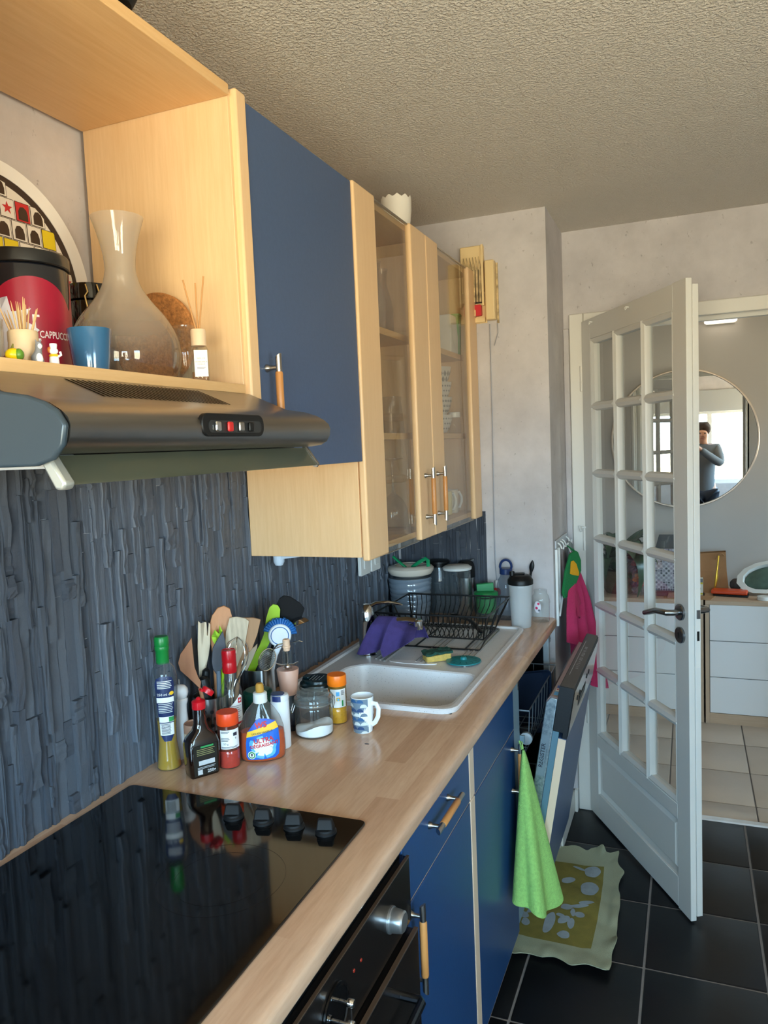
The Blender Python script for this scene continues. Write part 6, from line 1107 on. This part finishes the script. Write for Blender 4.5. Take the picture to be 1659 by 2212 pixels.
# wrapped bouquet, boxes and bags
t = thing('cellophane_bunch', 'cellophane-wrapped bunch with red and orange flowers on the sideboard', 'bouquet', (.79, 4.43, ZS)); WR = random.Random(9)
for k in range(16):
    m_ = mat(('flower_red', 'flower_orange', 'flower_plum')[k % 3], ('#b5321f', '#d9822e', '#5a3446')[k % 3], .5); b = B(); c_ = (WR.uniform(-.035, .035), WR.uniform(-.03, .03), .05 + WR.uniform(0, .14)); b.ball((0, 0, 0), .018, 10, 7); b.v = [tuple(V(c_) + V(p) * (1 + .55 * noise.noise(V(p) * 90 + V((k, 0, 0))))) for p in b.v]; obj('flower', b, m_, t, smooth=0)
b = B(); b.grid(lambda u, v: tuple(V((.055 * (.6 + .6 * v) * math.cos(2 * PI * u), .05 * (.6 + .6 * v) * math.sin(2 * PI * u), .005 + .20 * v)) + V((.016, .016, .01)) * noise.noise(V((u * 14, v * 9, 3.)))), 40, 14); obj('cellophane', b, glass('cellophane', '#f4f4f6', dens=.12, refl=.2), t, smooth=0)
t = thing('dotted_gift_box', 'gift box with grey and pink dots seen through the door', 'box', (.965, 4.51, ZS + .022)); obj('box', B().box(-.105, -.055, 0, .105, .055, .235), mat('gift_lilac', '#b9b1bc', .5), t, bevel=.002); dots = {k: B() for k in ('#5b5560', '#d8d3d8', '#9a8f9e')}
for i in range(16):
    for j in range(18):
        h_ = ('#5b5560' if (i * 7 + j * 11 + (i * j) % 5) % 7 < 2 else '#d8d3d8' if (i + j) % 2 else '#9a8f9e'); dots[h_].flat(circ(.0058 if h_ != '#d8d3d8' else .0035, 8, -.098 + i * .0131, .007 + j * .0131), lambda u, v: (u, -.0556, v))
for k, b_ in dots.items(): obj('print_dots', b_, mat('dot' + k[1:], k, .5), t, kind='stuff')
t = thing('red_case', 'flat dark red case under the dotted gift box', 'case', (.96, 4.49, ZS)); obj('case', B().box(-.13, -.085, 0, .12, .085, .0215), mat('wine_red', '#6b2c2c', .5), t, bevel=.003)
t = thing('brown_packet', 'small brown packet in front of the dotted gift box', 'packet', (.985, 4.372, ZS)); obj('packet', B().loft([[(-.05, -.02, 0), (.05, -.02, 0), (.05, .02, 0), (-.05, .02, 0)], [(-.04, -.008, .03), (.05, -.008, .03), (.05, .012, .03), (-.04, .012, .03)]]), mat('packet_brown', '#8d5f4e', .5, vary=.2, vscale=50), t, bevel=.003)
t = thing('dark_gift_bag', 'dark slate bag standing on the dotted gift box', 'bag', (.96, 4.51, ZS + .2575)); obj('bag', B().loft([[(-.085, -.04, 0), (.085, -.04, 0), (.085, .04, 0), (-.085, .04, 0)], [(-.065, -.02, .072), (.085, -.02, .072), (.085, .02, .072), (-.065, .02, .072)]]), mat('slate_bag', '#323a40', .3, vary=.25, vscale=40), t, bevel=.002); obj('tag_leaf', B().loft([[(-.10, -.03, 0), (-.088, -.03, 0), (-.088, -.028, 0), (-.10, -.028, 0)], [(-.105, -.03, .045), (-.104, -.03, .045), (-.104, -.028, .045), (-.105, -.028, .045)]]), MC['slate_bag'], t)
t = thing('kraft_bag', 'brown kraft paper bag with a gold ribbon on the sideboard', 'bag', (1.155, 4.60, ZS)); KR = mat('kraft_paper', '#9c6f45', .8, vary=.08, vscale=20)
kb = B(); kb.loft([[(-.10, -.055, 0), (.10, -.055, 0), (.10, .055, 0), (-.10, .055, 0)], [(-.085, -.045, .12), (.088, -.045, .12), (.088, .045, .12), (-.085, .045, .12)], [(-.08, -.025, .214), (.085, -.020, .226), (.085, .020, .228), (-.08, .025, .216)], [(-.078, -.022, .213), (.083, -.017, .225), (.083, .017, .227), (-.078, .022, .215)], [(-.084, -.042, .12), (.086, -.042, .12), (.086, .042, .12), (-.084, .042, .12)], [(-.098, -.05, .004), (.098, -.05, .004), (.098, .05, .004), (-.098, .05, .004)]]); obj('bag', kb, KR, t, smooth=0)
obj('handle', B().tube([(.035, -.03, .185), (.045, -.036, .212), (.065, -.034, .220), (.076, -.028, .205)], .004, 8, flat=.6), KR, t); obj('ribbon', B().tube([(.048, -.040, .208), (.043, -.048, .16), (.038, -.053, .12), (.036, -.058, .09), (.030, -.060, .045), (.026, -.061, .02)], [.004, .0045, .004, .008, .006, .003], 8, flat=.4), mat('gold_ribbon', '#d2a23a', .25, .8), t)
t = thing('yellow_carton', 'small carton with yellow and white panels in front of the kraft bag', 'carton', (1.085, 4.475, ZS + .003)); obj('carton', B().box(-.035, -.02, 0, .035, .02, .092), mat('carton_white', '#d9d6c4', .5), t, bevel=.001); fm = lambda u, v: (u, -.0207, v); b = B(); b.flat(rect(.068, .010, 0, .066), fm); b.flat(rect(.068, .010, 0, .008), fm); obj('print_yellow', b, mat('carton_yellow', '#c8b32c', .5), t); b = B(); b.flat(rect(.068, .020, 0, .081), fm); b.flat(circ(.014, 16, .010, .036), fm); obj('print_grey', b, mat('carton_grey', '#6a6c6e', .5), t)
t = thing('cardboard_sheet', 'flat piece of brown cardboard on the sideboard edge', 'cardboard', (1.08, 4.40, ZS)); obj('sheet', B().prism([(-.16, -.055), (.075, -.06), (.105, .045), (-.16, .050)], 'z', .0004, .003), mat('cardboard', '#a67f58', .85), t)
t = thing('orange_case', 'bright orange flat case on a black base on the sideboard', 'case', (1.258, 4.478, ZS), -.13); obj('base', B().box(-.085, -.035, 0, .09, .04, .012), M_black, t, bevel=.004); obj('cover', B().box(-.095, -.04, .0125, .085, .04, .034), mat('orange_vinyl', '#d2481e', .4), t, bevel=.008, seg=3)
t = thing('pine_cone', 'small dark lump behind the orange case', 'ornament', (1.29, 4.62, ZS)); b = B(); b.ball((0, 0, .035), (.03, .03, .036), 14, 9); b.v = [tuple(V(p) + V((.006, .006, .006)) * noise.noise(V(p) * 70)) for p in b.v]; obj('lump', b, mat('cone_grey', '#57504f', .8), t)
t = thing('white_rimmed_dish', 'tilted oval dish with faceted white rim and green cushion inside', 'dish', (1.445, 4.555, ZS + .085), rot=(1.02, -.22, .12)); n = 14; b = B(); b.loft([[(a_ * math.cos(2*PI*k/n), c_ * math.sin(2*PI*k/n), z_) for k in range(n)] for a_, c_, z_ in ((.10, .055, -.045), (.145, .082, .0), (.16, .092, .03), (.128, .072, .034), (.115, .062, .0), (.09, .045, -.03))]); obj('rim', b, mat('rim_white', '#d9d8d2', .5), t, smooth=20); obj('cushion', B().ball((0.004, 0, .004), (.118, .064, .03), 24, 10), mat('cushion_green', '#51665a', .8, vary=.2, vscale=20), t)
t = thing('white_coaster', 'small round white coaster pot on the sideboard edge at the right', 'coaster', (1.413, 4.392, ZS)); obj('disc', B().lathe([(.030, 0), (.032, .002), (.032, .018), (.030, .020), (0, .020)], 28), M_wplastic, t)
# ---------------------------------------------------------------- the person taking the photograph (seen in the mirror)
def skin(name, V_, E_, Rr, m, par, sub=2, root=0):
    me = bpy.data.meshes.new(name); me.from_pydata(V_, E_, []); me.update(); me.materials.append(m)
    o = link(name, me, par); sm = o.modifiers.new('skin', 'SKIN'); sm.use_smooth_shade = True
    for i, d_ in enumerate(me.skin_vertices[0].data):
        r_ = Rr[i]; d_.radius = r_ if isinstance(r_, tuple) else (r_, r_); d_.use_root = (i == root)
    ss = o.modifiers.new('sub', 'SUBSURF'); ss.levels = sub; ss.render_levels = sub
    return o
def chain(V_, E_, Rr, start, pts):
    k = start
    for p, r_ in pts:
        V_.append(p); Rr.append(r_); E_.append((k, len(V_) - 1)); k = len(V_) - 1
    return k
PX, PY = 1.215, -.40
t = thing('person', 'person in a grey jumper holding up a phone, seen in the round mirror', 'person', (PX, PY, 0)); t_off = V((PX, PY, 0))
L = lambda x_, y_, z_: (x_ - PX, y_ - PY, z_)
M_skin = mat('skin', '#c08e72', .5); M_jum = mat('grey_jumper', '#6d7378', .9, bump=.4, bscale=200); M_jean = mat('dark_jeans', '#2a3240', .85); M_hair = mat('brown_hair', '#3a2a20', .6, bump=.6, bscale=150, sc=(1, 1, .15))
bv = [L(PX, PY, .88)]; be = []; br_ = [.115]
ch = chain(bv, be, br_, 0, [(L(PX, PY, 1.02), (.12, .085)), (L(PX, PY + .01, 1.18), (.13, .09)), (L(PX, PY + .02, 1.33), (.13, .085))]); nk = chain(bv, be, br_, ch, [(L(PX, PY + .025, 1.425), .052), (L(PX - .005, PY + .045, 1.485), (.058, .062)), (L(PX - .008, PY + .060, 1.545), (.072, .080)), (L(PX - .008, PY + .050, 1.605), (.070, .082))])
chain(bv, be, br_, nk - 1, [(L(PX - .01, PY + .155, 1.538), .012)])
hands = []
for sx, el, wr_, pm in ((-1, (1.02, -.20, 1.20), (.985, -.070, 1.405), (1.000, -.040, 1.460)), (1, (1.40, -.22, 1.19), (1.150, -.060, 1.395), (1.130, -.040, 1.450))):
    sh = chain(bv, be, br_, ch, [(L(PX + sx * .155, PY + .01, 1.375), .055)]); e_ = chain(bv, be, br_, sh, [(L(*el), .042)]); w_ = chain(bv, be, br_, e_, [(L(*wr_), .027)]); p_ = chain(bv, be, br_, w_, [(L(*pm), (.030, .018))])
    hip = chain(bv, be, br_, 0, [(L(PX + sx * .085, PY, .84), .088)]); kn = chain(bv, be, br_, hip, [(L(PX + sx * .095, PY + .02, .48), .055)]); an = chain(bv, be, br_, kn, [(L(PX + sx * .10, PY - .01, .09), .038)]); chain(bv, be, br_, an, [(L(PX + sx * .105, PY + .10, .030), (.040, .024)), (L(PX + sx * .108, PY + .16, .024), (.036, .018))])
    tgt = 1.031 if sx < 0 else 1.112
    for k in range(4):
        z_ = pm[2] + .022 - k * .019; chain(bv, be, br_, p_, [(L(pm[0] + sx * .002, pm[1] + .012, z_), .0085), (L(tgt + sx * .010, -.020, z_ + .004), .008), (L(tgt - sx * .004, -.0135 - .004 * (k % 2), z_ + .006), .0065)])
    chain(bv, be, br_, p_, [(L(pm[0], pm[1] - .018, pm[2] + .010), .010), (L(tgt - sx * .006, -.040, pm[2] + .030), .0085)])
skin('body', bv, be, br_, M_skin, t)
jv = [L(PX, PY, .76)]; je = []; jr = [(.142, .118)]
c2 = chain(jv, je, jr, 0, [(L(PX, PY, 1.03), (.138, .102)), (L(PX, PY + .01, 1.18), (.148, .108)), (L(PX, PY + .02, 1.33), (.148, .102))]); chain(jv, je, jr, c2, [(L(PX, PY + .02, 1.405), .066)])
for sx, el, wr_ in ((-1, (1.02, -.20, 1.20), (.988, -.082, 1.385)), (1, (1.40, -.22, 1.19), (1.170, -.072, 1.378))):
    sh = chain(jv, je, jr, c2, [(L(PX + sx * .155, PY + .01, 1.375), .070)]); chain(jv, je, jr, chain(jv, je, jr, sh, [(L(*el), .056)]), [(L(*wr_), .040)])
skin('jumper', jv, je, jr, M_jum, t)
tv = [L(PX, PY, .90)]; te = []; tr_ = [(.128, .108)]
for sx in (-1, 1): chain(tv, te, tr_, 0, [(L(PX + sx * .085, PY, .82), .102), (L(PX + sx * .095, PY + .02, .48), .070), (L(PX + sx * .10, PY - .005, .10), .056)])
skin('trousers', tv, te, tr_, M_jean, t)
b = B(); b.grid(lambda u, v: (-.008 + .088 * math.sin(PI * (.18 + .82 * v)) * math.cos(2*PI*u) * (1 if v < .8 else .8), .048 - .018 * v + .096 * math.sin(PI * (.18 + .82 * v) * .92) * math.sin(2*PI*u) * (1 if math.sin(2*PI*u) < 0 else .72 * (1 - .45 * v)), 1.695 - .20 * v * (1 - .55 * max(0, math.sin(2*PI*u)))), 28, 12, .006); obj('hair', b, M_hair, t)
for sx in (-1, 1): obj('eye', B().ball((-.010 + sx * .028, .136, 1.560), (.011, .008, .007), 10, 7), mat('eye_dark', '#2a211d', .2), t)
obj('mouth', B().ball((-.010, .130, 1.497), (.022, .008, .005), 12, 6), mat('lips', '#9c5a50', .5), t)
t = thing('smartphone', 'phone held up by the person in the grey jumper', 'phone', (1.072, -.014, 1.492)); obj('body', B().prism(rrect(.076, .160, .010, 4), 'y', -.004, .004), M_black, t, bevel=.0015); obj('lens_ring', B().lathe([(.0065, 0), (.006, .001), (.004, .001)], 18, (0, 0, 0), cap0=False, cap1=False), M_chrome, t); [o_ for o_ in t.children if o_.name.startswith('lens_ring')][0].matrix_local = Matrix.Translation((-.018, .0041, .058)) @ Matrix.Rotation(-PI/2, 4, 'X')
